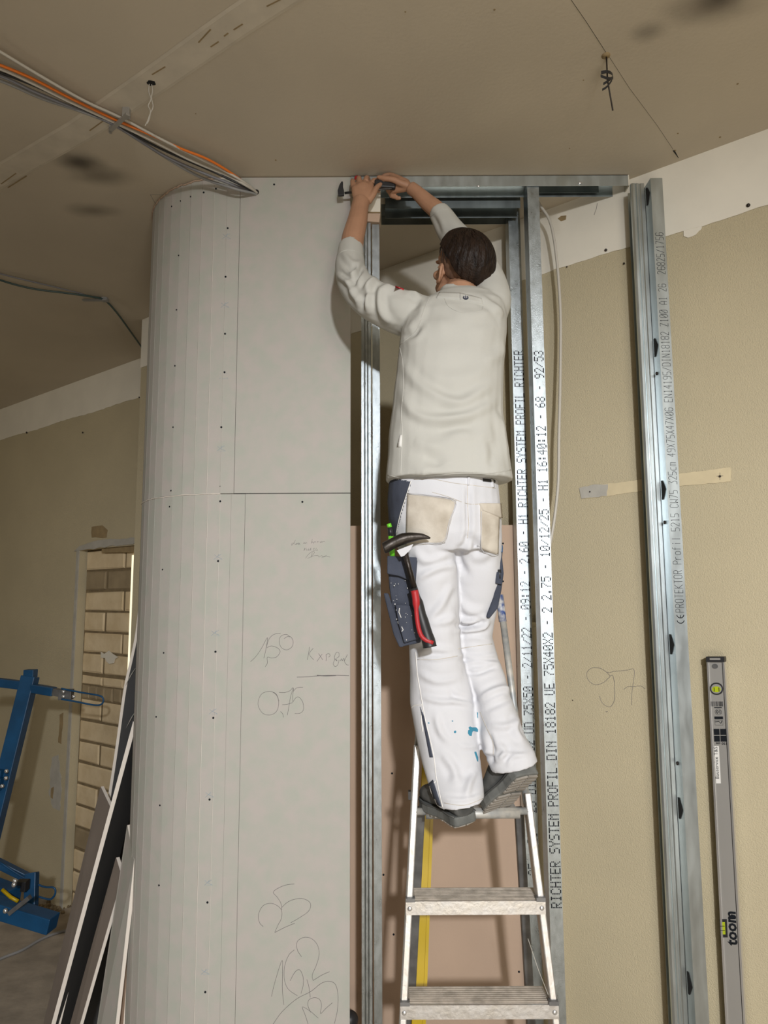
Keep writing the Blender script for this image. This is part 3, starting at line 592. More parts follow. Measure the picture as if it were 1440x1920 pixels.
# ------------------------------------------------------------------ ladder
lad = thing('stepladder', 'paint-splattered aluminium stepladder with grey top bar, under the man', 'ladder', (.25, 2.1, 0))
zP = 1.44
def LY(z): return 2.165-(zP-z)*.155
def railpt(xt, yt, z):   # x from pixel column at the depth the rail has there
    return None
def rail_at(px, py):
    # intersect ray with rail plane Y=LY(z)
    r = ray(px, py); k = .155; # Y = 2.165-(zP-z)*k
    s = (2.165-(zP-CAM.z)*k)/(r.y-r.z*k); return CAM+r*s
LT = rail_at(783, 1400); LB = rail_at(757, 1900); RT = rail_at(990, 1490); RB = rail_at(1041, 1900)
def ext(a, b, z): t = (z-a.z)/(b.z-a.z); return a+(b-a)*t
rw, rd = .019, .05
for a, b, zt_ in ((LT, LB, LT.z+.55), (RT, RB, rail_at(935, 1113).z-.07)):
    top = ext(a, b, zt_) if a is LT else rail_at(945, 1160)
    if a is LT: top = rail_at(806, 1060)
    P = [ext(a, b, .0)+Vector((0, rd/2, 0)), a+Vector((0, rd/2, 0))]
    MB().bar(P[0], P[1], rw, rd).build('front_rail', 'alu', lad, bevel=.003)
    MB().tube([a+Vector((0, rd/2, -.03)), top+Vector((0, rd/2, 0))], .0105, 10).build('hoop_tube', 'steelgrey', lad, True)
    MB().tube([top+Vector((0, rd/2, -.01)), top+(top-a).normalized()*.075+Vector((0, rd/2, 0))], .0125, 10).build('hoop_grip', 'bluecap', lad, True)
def stepat(y, pxL, pxR):
    c = rail_at((pxL+pxR)/2, y); z = c.z; Y = LY(z); l = ext(LT, LB, z); r_ = ext(RT, RB, z); xc = (l.x+r_.x)/2; w = r_.x-l.x
    st = MB().box((xc, Y+.045, z-.0035), (w+.0, .085, .007)).build('step', 'aludirty', lad)
    fr = MB(); fr.box((xc, Y-.004, z-.018), (w+.022, .006, .036)); fr.build('step_front', 'alu', st)
    for k in range(7): pass
    rb = MB()
    for k in range(8): rb.box((xc, Y+.008+k*.0105, z+.001), (w-.03, .004, .003))
    rb.build('step_ribs', 'aludirty', st)
    for s in (-1, 1):
        mb = MB(); mb.ball((xc+s*(w/2), Y-.008, z-.019), (.0065, .0025, .0065), nu=12, nv=6); mb.build('rivet', 'silverbright', st, True)
        mb = MB(); mb.box((xc+s*(w/2-.002), Y+.0, z+.004), (.026, .02, .010)); mb.build('step_clip', 'tubedark', st)
stepat(1688, 766, 1022); stepat(1882, 752, 1048)
for z in (.72, .48, .24):
    Y = LY(z); l = ext(LT, LB, z); r_ = ext(RT, RB, z)
    st = MB().box(((l.x+r_.x)/2, Y+.045, z-.0035), (r_.x-l.x, .085, .007)).build('step', 'aludirty', lad)
    MB().box(((l.x+r_.x)/2, Y-.004, z-.018), (r_.x-l.x+.022, .006, .036)).build('step_front', 'alu', st)
# top platform with its round front bar
c = rail_at(880, 1523); zb_ = c.z
l = ext(LT, LB, zb_); r_ = ext(RT, RB, zb_)
MB().tube([Vector((l.x+.005, l.y+.01, zb_)), Vector((r_.x-.005, r_.y+.01, zb_))], .0105, 12).build('pivot_bar', 'steelgrey', lad, True)
pl = MB().box(((l.x+r_.x)/2, l.y+.075, zb_-.004), ((r_.x-l.x)*.80, .15, .018)).build('platform', 'steelgrey', lad, bevel=.003)
MB().tube([Vector((l.x+.035, l.y+.008, zb_-.006)), Vector((r_.x-.03, r_.y+.008, zb_-.006))], .0145, 12).build('platform_edge', 'steelgrey', lad, True)
# rear legs
for sx, (ax, ay), (bx, by) in ((1, (973, 1535), (992, 1860)), (-1, (789, 1535), (772, 1860))):
    a = U(ax, ay, l.y+.10); b = U(bx, by, l.y+.25); bot = a+(b-a)*((0-a.z)/(b.z-a.z))
    MB().bar(a+Vector((0, 0, .03)), bot, .026, .03).build('rear_leg', 'tubedark', lad, bevel=.003)
MB().bar(U(768, 1483, l.y), U(768, 1498, l.y), .008, .02).build('side_latch', 'black', lad)
a = U(990, 1760, 2.2); b = U(1028, 1865, 2.1); MB().tube([a, (a+b)/2+Vector((.002, 0, -.012)), b], .0009, 4).build('safety_cord', 'cwhite', lad)

# yellow level behind the ladder
yl = thing('yellow_spirit_level', 'long yellow spirit level standing behind the left ladder rail', 'spirit level', (U(790, 1900, 2.5).x, 2.5, 0))
a = U(803, 1385, 2.50); b = U(783, 1900, 2.42); d = (b-a); bot = a+d*((0-a.z)/d.z)
ctr = lambda t: a+(bot-a)*t
MB().bar(a, bot, .036, .022).build('bar', 'yellow', yl, bevel=.002)
MB().bar(a+Vector((.021, -.002, 0)), bot+Vector((.021, -.002, 0)), .010, .026).build('edge_flange', 'yellow', yl)
c = U(786, 1597, 2.43); 
MB().bar(Vector((c.x-.004, c.y, c.z-.032)), Vector((c.x, c.y, c.z+.032)), .012, .02).build('vial_frame', 'black', yl)

# grey level on the right wall
lv = thing('grey_spirit_level', 'grey spirit level with yellow vials leaning upright on right tan wall', 'spirit level', (1.12, 2.4, 0))
def LV(px, py, o=.0): return WA(px, py, .035+o)
TLp = LV(1326, 1236); TRp = LV(1359, 1236); BLp = LV(1362, 1920); BRp = LV(1399, 1920)
def lvp(s, t, o=0.0):     # s across 0..1, t in pixels from top
    a = LV(1326+(1362-1326)*(t-1236)/684, t); b = LV(1359+(1399-1359)*(t-1236)/684, t)
    return a+(b-a)*s+N3*o
tf = 2060
def lbar(s0, s1, t0, t1, o0, o1, name, m, par=lv, bev=0):
    q = lambda t: [lvp(s0, t, o0), lvp(s1, t, o0), lvp(s1, t, o1), lvp(s0, t, o1)]
    return MB().hexa(q(t1), q(t0)).build(name, m, par, bevel=bev)
lbar(.10, .84, 1238, tf, -.010, .006, 'body', 'silver'); lbar(.0, .10, 1238, tf, -.012, .010, 'edge_rail', 'silverbright'); lbar(.90, 1.0, 1238, tf, -.012, .010, 'edge_rail', 'silverbright'); lbar(.84, .90, 1238, tf, -.010, .004, 'groove', 'tubedark')
ec = lbar(-.02, 1.02, 1231, 1241, -.014, .012, 'end_cap', 'black'); lbar(.2, .8, 1233.5, 1237, .0115, .0125, 'cap_slot', 'silver', ec)
def ldisc(s, t, ws, wt, o, name, m, par, k=20, rr=.45):
    P = []
    for i in range(k):
        a = 2*math.pi*i/k; ca, sa = math.cos(a), math.sin(a)
        P.append(lvp(s+ws*math.copysign(abs(ca)**(2*rr), ca), t+wt*math.copysign(abs(sa)**(2*rr), sa), o))
    mb = MB(); slab(mb, P, N3, .0012); return mb.build(name, m, par)
vf = ldisc(.47, 1291, .37, 11.5, .0062, 'round_vial', 'black', lv); ldisc(.47, 1291, .30, 9, .0075, 'vial_ring', 'silver', vf, rr=.5); ldisc(.47, 1292, .24, 5.5, .0088, 'vial_liquid', 'lime', vf)
for s in (.33, .60): lbar(s, s+.04, 1288.5, 1296, .0098, .0105, 'vial_line', 'black', vf)
o = ldisc(.45, 1249, .17, 4.5, .0062, 'stamp', 'tubedark', lv)
vb = lbar(-.04, .34, 1722, 1756, .0062, .0080, 'edge_vial', 'black'); lbar(.0, .24, 1727, 1750, .0085, .0095, 'vial_liquid', 'lime', vb)
for t_ in (1734, 1742): lbar(.0, .22, t_, t_+1, .0098, .0102, 'vial_line', 'black', vb)
stk = lbar(.16, .42, 1398, 1468, .0062, .0068, 'label', 'white')
ex = (lvp(.3, 1420)-lvp(.3, 1460)).normalized(); ey = (lvp(0, 1440)-lvp(1, 1440)).normalized()
text_mesh('Bauservice T&S', .0165, 'label_text', 'ink', stk, lvp(.34, 1460, .0072), ex, ey)
text_mesh('toom', .047, 'printed_logo', 'ink', lv, lvp(.80, 1772, .0065), (lvp(.3, 1720)-lvp(.3, 1770)), ey, bold=.03)
mb = MB(); slab(mb, [lvp(.48, 1722, .0065), lvp(.80, 1722, .0065), lvp(.80, 1715, .0065), lvp(.60, 1713, .0065), lvp(.48, 1717, .0065)], N3, .0005); mb.build('printed_logo', 'ink', lv)
mb = MB()
for k in range(16):
    s0 = .12+k*.043; lw = random.choice((.012, .02, .028)); q = [lvp(s0, 1324, .0063), lvp(s0+lw, 1324, .0063), lvp(s0+lw, 1315, .0063), lvp(s0, 1315, .0063)]
    slab(mb, q, N3, .0004)
slab(mb, [lvp(.28, 1327, .0063), lvp(.7, 1327, .0063), lvp(.7, 1325.5, .0063), lvp(.28, 1325.5, .0063)], N3, .0004)
for s0, s1, t0, t1 in ((.18, .50, 1366, 1377.5), (.54, .88, 1366, 1377.5), (.18, .50, 1379, 1390), (.54, .88, 1379, 1390), (.26, .74, 1343, 1348)):
    slab(mb, [lvp(s0, t1, .0063), lvp(s1, t1, .0063), lvp(s1, t0, .0063), lvp(s0, t0, .0063)], N3, .0004)
P = [(.28, 1350), (.28, 1359), (.72, 1359), (.72, 1350), (.28, 1350)]; mb.tube([lvp(s, t, .0065) for s, t in P], .0005, 4)
mb.tube([lvp(.3+.0, 1353, .0065), lvp(.5, 1352, .0065), lvp(.60, 1356, .0065), lvp(.68, 1351, .0065)], .0012, 4)
mb.tube([lvp(.5+.18*math.cos(a), 1334.5+5.5*math.sin(a), .0065) for a in np.linspace(0, 6.3, 16)], .0005, 4)
mb.build('printed_pictograms', 'ink', lv)
rot_ex = (lvp(0, 1335)-lvp(1, 1335)).normalized(); rot_ey = (lvp(.5, 1345)-lvp(.5, 1325)).normalized()
text_mesh('10', .016, 'printed_number', 'ink', lv, lvp(.66, 1331, .0065), rot_ex, rot_ey, bold=.02)
text_mesh('150 cm', .012, 'printed_number', 'ink', lv, lvp(.9, 1391.5, .0065), rot_ex, rot_ey, bold=.02)

# ------------------------------------------------------------------ cables on the ceiling
cabs = [
 ('white_cable', 'white cable along the upper side of the ceiling bundle', 'cwhite', .0045, [(-80, 50), (0, 97), (80, 145), (160, 190), (225, 220), (300, 260), (360, 290), (420, 320), (455, 340), (479, 359)]),
 ('orange_cable', 'orange cable in the ceiling bundle', 'corange', .0045, [(-80, 92), (0, 122), (60, 147), (130, 183), (215, 224), (290, 256), (340, 279), (390, 299), (440, 329), (478, 360)]),
 ('grey_cable', 'light grey cable directly under the orange one', 'cwhite', .0048, [(-80, 100), (0, 129), (60, 156), (130, 191), (215, 230), (290, 266), (350, 297), (420, 327), (458, 346), (481, 361)]),
 ('black_cable', 'thin black cable in the middle of the ceiling bundle', 'black', .0042, [(-80, 110), (0, 136), (70, 163), (140, 197), (215, 233), (280, 268), (330, 292), (400, 322), (450, 346), (477, 361)]),
 ('bluish_cable', 'bluish grey cable low in the ceiling bundle', 'cviolet', .0052, [(-80, 122), (0, 142), (60, 170), (120, 195), (200, 227), (260, 262), (310, 293), (370, 320), (430, 344), (476, 363)]),
 ('lowest_cable', 'mid grey cable forming the lowest edge of the ceiling bundle', 'cgrey', .0050, [(-80, 132), (0, 151), (80, 185), (150, 208), (210, 232), (262, 264), (325, 304), (378, 333), (440, 354), (479, 364)]),
]
for nm, lab, m, r, pts in cabs:
    P = []
    for i, (x, y) in enumerate(pts):
        h = np.interp(x, [-80, 150, 225, 300, 440], [.060, .035, .022, .04, .05])
        P.append(CE(x, y, h))
    P[-1] = U(*pts[-1], YF-.004); P[-2] = (P[-2]+U(*pts[-2], YF-.09)*2)/3
    P.append(P[-1]+Vector((0, .05, 0)))
    mb = MB(); mb.tube(catm3(P, 5), r, 8); o = mb.build(nm, m, smooth=True); tag(o, lab, 'cable', 'cables running along the ceiling')
cl = thing('cable_clip', 'grey plastic bar clip holding the cable bundle to the ceiling', 'clip', CE(225, 228, .03))
MB().bar(CE(207, 244, .034), CE(240, 214, .034), .014, .008, (1, 1, 0)).build('bar', 'silver', cl, bevel=.001)
MB().box(CE(237, 212, .018), (.024, .018, .036)).build('foot', 'silver', cl, bevel=.002)
MB().box(CE(207, 242, .015), (.008, .008, .03)).build('foot', 'silver', cl)
P = [CE(-60, 500, .02), CE(0, 525, .03), CE(60, 541, .035), (CE(120, 549, .03)), CE(170, 556, .02), CE(196, 563, .012), CE(218, 585, .02), CE(245, 622, .03), CE(272, 660, .03)]
tag(MB().tube(catm3(P), .0055, 8).build('dark_cable', 'cteal', smooth=True), 'dark green cable crossing the shaded ceiling at far left', 'cable')
P = [CE(-60, 492, .01), CE(0, 513, .015), CE(60, 528, .02), CE(110, 540, .02), CE(150, 550, .016), CE(180, 559, .01)]
tag(MB().tube(catm3(P), .004, 8).build('thin_cable', 'cviolet', smooth=True), 'thin brownish cable just above the dark green ceiling cable', 'cable')
cl2 = thing('small_cable_clip', 'small flat clip at the bend of the dark green cable', 'clip', CE(190, 564, .01))
MB().bar(CE(155, 563, .012), CE(200, 563, .018), .02, .007, (0, 1, 0)).build('bar', 'cgrey', cl2, bevel=.002)
MB().box(CE(197, 562, .009), (.03, .03, .018)).build('foot', 'cgrey', cl2)
# wires hanging from the hole
wires = [('hanging_wire', [(280, 156, 0), (279, 172, .03), (283, 186, .06), (278, 198, .085), (282, 208, .11), (280, 222, .135), (276, 232, .15)]), ('hanging_wire', [(284, 157, 0), (286, 170, .03), (284, 184, .06), (287, 200, .09), (281, 214, .12), (277, 226, .14), (272, 236, .155)])]
for k, (nm, pts) in enumerate(wires):
    base = CE(pts[0][0], pts[0][1], 0); P = [U(x, y, base.y) for x, y, h in pts]
    o = MB().tube(catm3(P, 4), .0017, 6).build(nm, 'cwhite', smooth=True); tag(o, ['left-hand thin white wire dangling from the ceiling hole', 'right-hand thin white wire dangling from the ceiling hole'][k], 'wire', 'wires dangling from the ceiling hole')
# threaded hanger with spring clip
c0 = CE(1137, 106, 0); hg = thing('ceiling_hanger', 'rusty hanger rod with black spring clip hanging from the ceiling', 'hanger', c0)
P = [c0+Vector((0, 0, .003)), U(1139, 150, c0.y), U(1149, 207, c0.y)]
MB().tube(P, .0024, 8).build('rod', 'darksteel', hg, True)
def clipband(pts, w, nm):
    P = [U(x, y, c0.y+dy) for x, y, dy in pts]; mb = MB(); n = Vector((0, 0, 1))
    rings = [[p-Vector((0, 0, w/2)), p+Vector((0, 0, w/2)), p+Vector((.0015, .0015, w/2)), p+Vector((.0015, .0015, -w/2))] for p in catm3(P, 4)]
    mb.loft(rings); mb.build(nm, 'black', hg)
clipband([(1127, 136, -.014), (1138, 134, -.012), (1147, 138, -.002), (1149, 146, .01)], .010, 'spring_leaf')
clipband([(1126, 142, -.014), (1137, 146, -.012), (1146, 147, -.002), (1149, 144, .01)], .009, 'spring_leaf')
clipband([(1131, 157, -.012), (1139, 152, -.01), (1146, 146, .004)], .007, 'spring_leaf')
clipband([(1129, 168, -.012), (1138, 162, -.01), (1147, 150, .004)], .006, 'spring_leaf')
# white cable hanging behind the right stud
P = [U(x, y, Y) for x, y, Y in ((1004, 366, 2.72), (1012, 384, 2.72), (1030, 412, 2.71), (1040, 455, 2.70), (1047, 520, 2.70), (1051, 590, 2.70), (1051, 660, 2.70), (1050, 740, 2.69), (1048, 820, 2.68), (1047, 900, 2.68), (1040, 970, 2.67), (1030, 1030, 2.67), (1022, 1100, 2.68))]
tag(MB().tube(catm3(P, 4), .0058, 10).build('hanging_cable', 'cwhite', smooth=True), 'white cable hanging down in a loose curve beside the right stud', 'cable')
c = U(655, 1912, 2.70)
tag(MB().ball(c, (.032, .03, .03)).build('black_plug', 'black', smooth=True), 'round black plug lying low behind the grey board edge', 'plug')
P = [U(655, 1912, 2.70), U(668, 1902, 2.72), U(690, 1893, 2.74), U(705, 1885, 2.75)]

# ------------------------------------------------------------------ boards leaning at the left
def plank(name, label, quad, Ys, th, mface, medge='core', cat='board', grp='plasterboard offcuts leaning on the column'):
    """quad: top-left, top-right, bottom-right, bottom-left; th = thickness vector"""
    P = [U(x, y, Y) for (x, y), Y in zip(quad, Ys)]; th = Vector(th)
    root = thing(name, label, cat, P[3], grp)
    MB().hexa([P[0], P[1], P[2], P[3]], [p+th for p in P]).build('core', medge, root)
    nn = (P[1]-P[0]).cross(P[3]-P[0]).normalized()
    if nn.dot(CAM-P[0]) < 0: nn = -nn
    o = .0012
    MB().hexa([p+nn*.0003 for p in P], [p+nn*(.0003+o) for p in P]).build('face_paper', mface, root)
    return root
plank('plasterboard_offcut', 'grey-brown faced board standing leftmost in the leaning stack', [(189, 1475), (207, 1513), (62, 2110), (36, 2110)], (3.22, 3.10, 3.00, 3.12), (.0098, .0078, .0), 'paperback')
plank('plasterboard_offcut', 'thin bright white-edged board running full length through the leaning stack', [(250, 1352), (255, 1362), (64, 2070), (56, 2070)], (2.98, 2.98, 3.0, 3.0), (.004, .26, 0), 'core', 'papershade')
plank('plasterboard_offcut', 'short pale board beside the bright white edge, low in stack', [(165, 1700), (172, 1650), (65, 2080), (52, 2080)], (3.04, 3.04, 3.05, 3.05), (.004, .2, 0), 'board', 'papershade')
plank('plasterboard_offcut', 'slim grey board in middle of stack with rounded white edge', [(218, 1608), (229, 1645), (100, 2095), (84, 2095)], (2.95, 2.87, 2.85, 2.93), (.0098, .0078, 0), 'paperback')
plank('plasterboard_offcut', 'light grey board with white edge leaning closest to the column', [(239, 1547), (252, 1612), (200, 2070), (160, 2070)], (2.84, 2.72, 2.70, 2.82), (.0098, .0078, 0), 'board')
plank('plasterboard_offcut', 'small pinkish board scrap lowest beside the column', [(233, 1760), (241, 1790), (222, 2050), (212, 2050)], (2.80, 2.76, 2.76, 2.80), (.0098, .0078, 0), 'pink')
root = thing('bent_plasterboard', 'long bowed board with shade-darkened face and ragged white edge behind the stack', 'board', U(200, 1600, 3.5), 'plasterboard offcuts leaning on the column')
ed = catmull([(268, 1050), (262, 1110), (254, 1185), (243, 1240), (232, 1290), (218, 1390), (206, 1470), (185, 1600), (150, 1790), (105, 2020)], 4)
rg = []; rf = []
for i, (x, y) in enumerate(ed):
    p = U(x, y, 3.50-.12*(i/len(ed))); rg.append([p, p+Vector((.014, -.002, 0)), p+Vector((.014+.25, .20, 0)), p+Vector((.25, .215, 0))])
    rf.append([p+Vector((.0145, -.003, 0)), p+Vector((.016, -.0035, 0)), p+Vector((.268, .198, 0)), p+Vector((.266, .199, 0))])
MB().loft(rg).build('core', 'core', root); MB().loft(rf).build('face_paper', 'papershade', root)
for x, y in ((245, 1265), (246, 1345)):
    p = U(x, y, 3.44); mb = MB(); mb.loft([[p, p+Vector((.02, 0, .03)), p+Vector((.021, .002, .03)), p+Vector((.001, .002, 0))], [p+Vector((-.02, -.01, -.05)), p+Vector((-.018, -.01, -.045)), p+Vector((-.018, -.008, -.045)), p+Vector((-.02, -.008, -.05))]]); mb.build('torn_paper', 'board', root)

# ------------------------------------------------------------------ blue panel lift at far left
bl = thing('panel_lift', 'folded blue steel drywall panel lift standing by the left wall', 'panel lift', U(30, 1700, 4.0))
YB = 4.35
a = U(57, 1268, YB); b = U(-35, 1640, YB-.15)
MB().bar(a, b, .085, .07).build('mast', 'blue', bl, bevel=.004)
MB().box(a+Vector((0, 0, .015)), (.06, .06, .05)).build('mast_cap', 'blue', bl, bevel=.003)
MB().bar(U(-40, 1275, YB+.04), U(60, 1287, YB+.04), .05, .05, (0, 0, 1)).build('crossbar', 'blue', bl, bevel=.004)
MB().bar(U(60, 1290, YB-.02), U(102, 1297, YB-.04), .05, .05, (0, 0, 1)).build('crossbar', 'blue', bl, bevel=.004)
MB().bar(U(98, 1296, YB-.04), U(122, 1301, YB-.05), .04, .04, (0, 0, 1)).build('extension', 'tubedark', bl)
MB().box(U(124, 1302, YB-.05), (.075, .05, .06)).build('hook_bracket', 'tubedark', bl, bevel=.003)
for x, y in ((119, 1297), (119, 1306), (138, 1306)): MB().ball(U(x, y, YB-.09), (.011, .008, .011), nu=10, nv=6).build('bolt', 'silverbright', bl, True)
def loop(pts, Y, nm='support_loop'):
    MB().tube(catm3([U(x, y, Y) for x, y in pts], 4), .0052, 8).build(nm, 'blue', bl, True)
loop([(115, 1291), (150, 1298), (185, 1304), (193, 1309), (193, 1317), (186, 1322), (170, 1321), (140, 1315), (115, 1311)], YB-.09)
loop([(0, 1617), (40, 1643), (80, 1662), (100, 1664), (104, 1672), (100, 1682), (90, 1686), (60, 1677)], YB-.3)
MB().bar(U(-35, 1445, YB-.08), U(9, 1452, YB-.1), .06, .08, (0, 0, 1)).build('clamp_plate', 'blue', bl, bevel=.003)
MB().bar(U(-35, 1462, YB-.08), U(10, 1468, YB-.1), .07, .1, (0, 0, 1)).build('clamp_plate', 'blue', bl, bevel=.003)
for x, y in ((12, 1446), (11, 1459), (4, 1474)): MB().ball(U(x, y, YB-.15), (.012, .01, .012), nu=10, nv=6).build('bolt', 'silverbright', bl, True)
a = U(-30, 1605, 4.1); MB().bar(a, U(56, 1648, 4.15), .04, .05, (0, 0, 1)).build('folded_leg', 'blue', bl, bevel=.004)
a = U(60, 1636, 4.05); MB().bar(a, U(58, 1705, 4.0), .06, .05).build('hinge_post', 'blue', bl, bevel=.004)
MB().bar(U(-40, 1690, 3.8), U(100, 1732, 3.75), .075, .09, (0, 0, 1)).build('folded_leg', 'blue', bl, bevel=.004)
MB().bar(U(-40, 1655, 4.0), U(28, 1680, 3.9), .08, .08, (0, 0, 1)).build('folded_leg', 'blue', bl, bevel=.004)
MB().bar(U(18, 1712, 3.72), U(56, 1682, 3.72), .02, .03, (0, 0, 1)).build('link_bar', 'tubedark', bl)
MB().box(U(42, 1660, 3.95), (.055, .05, .05)).build('hook_bracket', 'black', bl, bevel=.003)
for x, y in ((26, 1659), (28, 1652), (10, 1708)): MB().ball(U(x, y, 3.7), (.012, .01, .012), nu=10, nv=6).build('bolt', 'silverbright', bl, True)
MB().tube([U(4, 1668, 3.8), U(20, 1682, 3.79), U(34, 1690, 3.78)], .009, 8).build('handle', 'yellow', bl, True)
P = [FL(-60, 1830, .008), FL(0, 1798, .008), FL(40, 1782, .008), FL(75, 1762, .008), FL(110, 1748, .008), FL(150, 1740, .008)]
tag(MB().tube(catm3(P), .008, 8).build('floor_cable', 'cgrey', smooth=True), 'grey cable lying across the dusty floor at lower left', 'cable')
mb = MB()
for k in range(60):
    x = random.uniform(60, 150); y = random.uniform(1688, 1712); p = FL(x, y, .004); mb.ball(p, random.uniform(.006, .02), nu=6, nv=4)
o = mb.build('rubble', 'mortar'); o['kind'] = 'stuff'; tag(o, 'crumbs of mortar on the floor along the bricked doorway', 'rubble')

# ------------------------------------------------------------------ the man
def ring_at(py, xl, xr, Y, b, n=28, tilt=0.0, sq=.85, dz=0.0):
    a = U(xl, py, Y); c = U(xr, py+tilt, Y); cen = (a+c)/2; hx = (c-a)/2; R = []
    for k in range(n):
        t = 2*math.pi*k/n; ct, st = math.cos(t), math.sin(t)
        ct = math.copysign(abs(ct)**sq, ct); st = math.copysign(abs(st)**sq, st)
        R.append(cen+hx*ct+Vector((0, b, 0))*st)
    return R
def remesh(mb, name, m, parent, voxel, smooth_it=6, post=None):
    o = mb.build(name, m, parent, True)
    r = o.modifiers.new('r', 'REMESH'); r.mode = 'VOXEL'; r.voxel_size = voxel; r.use_smooth_shade = True
    s = o.modifiers.new('s', 'SMOOTH'); s.factor = .5; s.iterations = smooth_it
    dg = bpy.context.evaluated_depsgraph_get(); dg.update()
    me = bpy.data.meshes.new_from_object(o.evaluated_get(dg)); o.modifiers.clear(); old = o.data; o.data = me; bpy.data.meshes.remove(old)
    me.materials.clear(); me.materials.append(M[m]); me.shade_smooth(); me.name = name
    if post: post(o)
    return o
def vnp(o):
    n = len(o.data.vertices); v = np.empty(n*3); o.data.vertices.foreach_get('co', v); v = v.reshape(-1, 3)+np.array(wloc(o))
    nn = np.array([tuple(x.vector) for x in o.data.vertex_normals]); return v, nn
def setv(o, v): o.data.vertices.foreach_set('co', (v-np.array(wloc(o))).ravel()); o.data.update()
def folds(o, F_, noise=0.0, seed=0):
    """sculpt cloth folds: each is a polyline (in enlargement coordinates), height in m, width in px"""
    v, nn = vnp(o); px = PX(v); view = v-np.array(CAM); view /= np.linalg.norm(view, axis=1)[:, None]
    front = np.clip(-(nn*view).sum(1)*2.5, 0, 1); d = np.zeros(len(v))
    for pts, amp, w in F_:
        pts = catmull(pts, 4); best = np.full(len(v), 1e9); tt = np.zeros(len(v)); L = len(pts)-1
        for i in range(L):
            a = np.array(pts[i]); b = np.array(pts[i+1]); ab = b-a; t = np.clip(((px-a)@ab)/(ab@ab+1e-9), 0, 1)
            dist = np.linalg.norm(px-a-t[:, None]*ab, axis=1); u = dist < best; best[u] = dist[u]; tt[u] = (i+t[u])/L
        prof = np.sin(np.clip(tt, .02, .98)*math.pi)**.5
        amp_ = amp*1.35; d += amp_*np.exp(-(best/w)**2)*prof-amp_*.45*np.exp(-((best-1.9*w)/w)**2)*prof
    rs = np.random.RandomState(seed)
    if noise:
        for k in range(10):
            dr = rs.normal(size=3); dr /= np.linalg.norm(dr); fr = rs.uniform(25, 70); d += noise*np.sin(v@dr*fr+rs.uniform(0, 6.3)+1.2*np.sin(v@rs.normal(size=3)*18))/3
        front = np.maximum(front, .3)
    v += nn*(d*front)[:, None]; setv(o, v)
person = thing('person', 'man seen from behind in white work clothes standing on a stepladder, arms raised', 'person', (.2, 2.15, U(880, 1515, 2.15).z))
# ---- shirt
mb = MB()
T = [(903, 723, 961, 2.115, .135), (897, 723, 960, 2.115, .135), (860, 727, 953, 2.12, .13), (820, 729, 947, 2.125, .13), (780, 733, 943, 2.13, .13), (740, 738, 942, 2.14, .13), (700, 743, 943, 2.15, .13), (660, 747, 946, 2.16, .13), (630, 750, 949, 2.17, .128), (600, 760, 950, 2.18, .12), (575, 785, 946, 2.195, .105), (560, 808, 932, 2.21, .085), (552, 825, 912, 2.225, .070)]
mb.loft([ring_at(*t) for t in T]+[ring_at(549, 823, 906, 2.222, .070, tilt=8), ring_at(543, 825, 903, 2.222, .068, tilt=13)])
def arm(mb, pts, n=18): mb.tube(catm3([U(x, y, Y) for x, y, Y, r in pts], 4), list(np.interp(np.linspace(0, len(pts)-1, (len(pts)-1)*4+1), range(len(pts)), [p[3] for p in pts])), n)
armL = [(815, 600, 2.18, .062), (775, 593, 2.19, .074), (735, 580, 2.205, .070), (697, 562, 2.23, .065), (668, 535, 2.27, .060), (657, 505, 2.32, .054), (657, 480, 2.35, .047), (658, 463, 2.375, .044)]
arm(mb, armL)
armR = [(900, 600, 2.18, .07), (922, 572, 2.20, .062), (915, 530, 2.26, .060), (885, 480, 2.33, .058), (850, 440, 2.39, .052), (832, 412, 2.425, .043), (822, 396, 2.44, .037)]
arm(mb, armR)
def C4(*p): return [cr(x, y, 680, 600, 4.0) for x, y in p]
def C5(*p): return [cr(x, y, 600, 300, 3.6) for x, y in p]
def shirt_post(o):
    FF = [(C4((300, 330), (400, 460), (550, 560), (720, 620), (850, 560), (960, 480)), .006, 9), (C4((300, 560), (370, 680), (480, 735), (650, 740), (820, 700), (980, 620)), .007, 9), (C4((560, 830), (700, 800), (850, 800)), -.006, 10), (C4((380, 900), (520, 940), (680, 950)), .005, 12),
          (C4((450, 1040), (540, 1060), (560, 1100)), -.006, 12), (C4((1030, 720), (1060, 820), (1090, 960), (1110, 1100)), .007, 8), (C4((960, 900), (980, 1000), (960, 1100)), -.006, 9), (C4((420, 380), (600, 440), (800, 420), (1000, 340)), .004, 14), (C4((1080, 200), (1000, 270), (900, 300)), .004, 10),
          (C4((300, 130), (380, 100), (430, 40)), -.007, 6), (C4((500, 60), (700, 20), (900, 60), (1020, 40)), .004, 14),
          (C5((150, 730), (210, 770), (270, 720)), .006, 4), (C5((120, 780), (190, 830), (230, 900)), .008, 5), (C5((300, 710), (260, 760), (210, 860)), -.008, 4.5), (C5((460, 830), (380, 800), (330, 850), (320, 960), (330, 1020)), .010, 6), (C5((520, 860), (430, 870), (400, 930), (420, 1040), (480, 1100)), .009, 7),
          (C5((360, 860), (300, 920), (290, 1000)), -.008, 5), (C5((150, 620), (210, 690), (300, 690)), .005, 5), (C5((200, 880), (260, 960)), .006, 5), (C5((760, 920), (700, 960), (680, 1040), (620, 1120)), .004, 7), (C5((680, 940), (640, 900), (600, 880)), .006, 6), (C5((840, 960), (960, 1040), (1100, 1040), (1240, 1000)), .005, 10), (C5((1080, 920), (1160, 980), (1240, 1060)), .006, 6), (C5((750, 360), (790, 430), (810, 500)), -.004, 5)]
    folds(o, FF, .0022, 3)
    v, nn = vnp(o); px = PX(v)     # clean hem line
    setv(o, v)
shirt = remesh(mb, 'sweatshirt', 'shirt', person, .0055, 5, shirt_post)
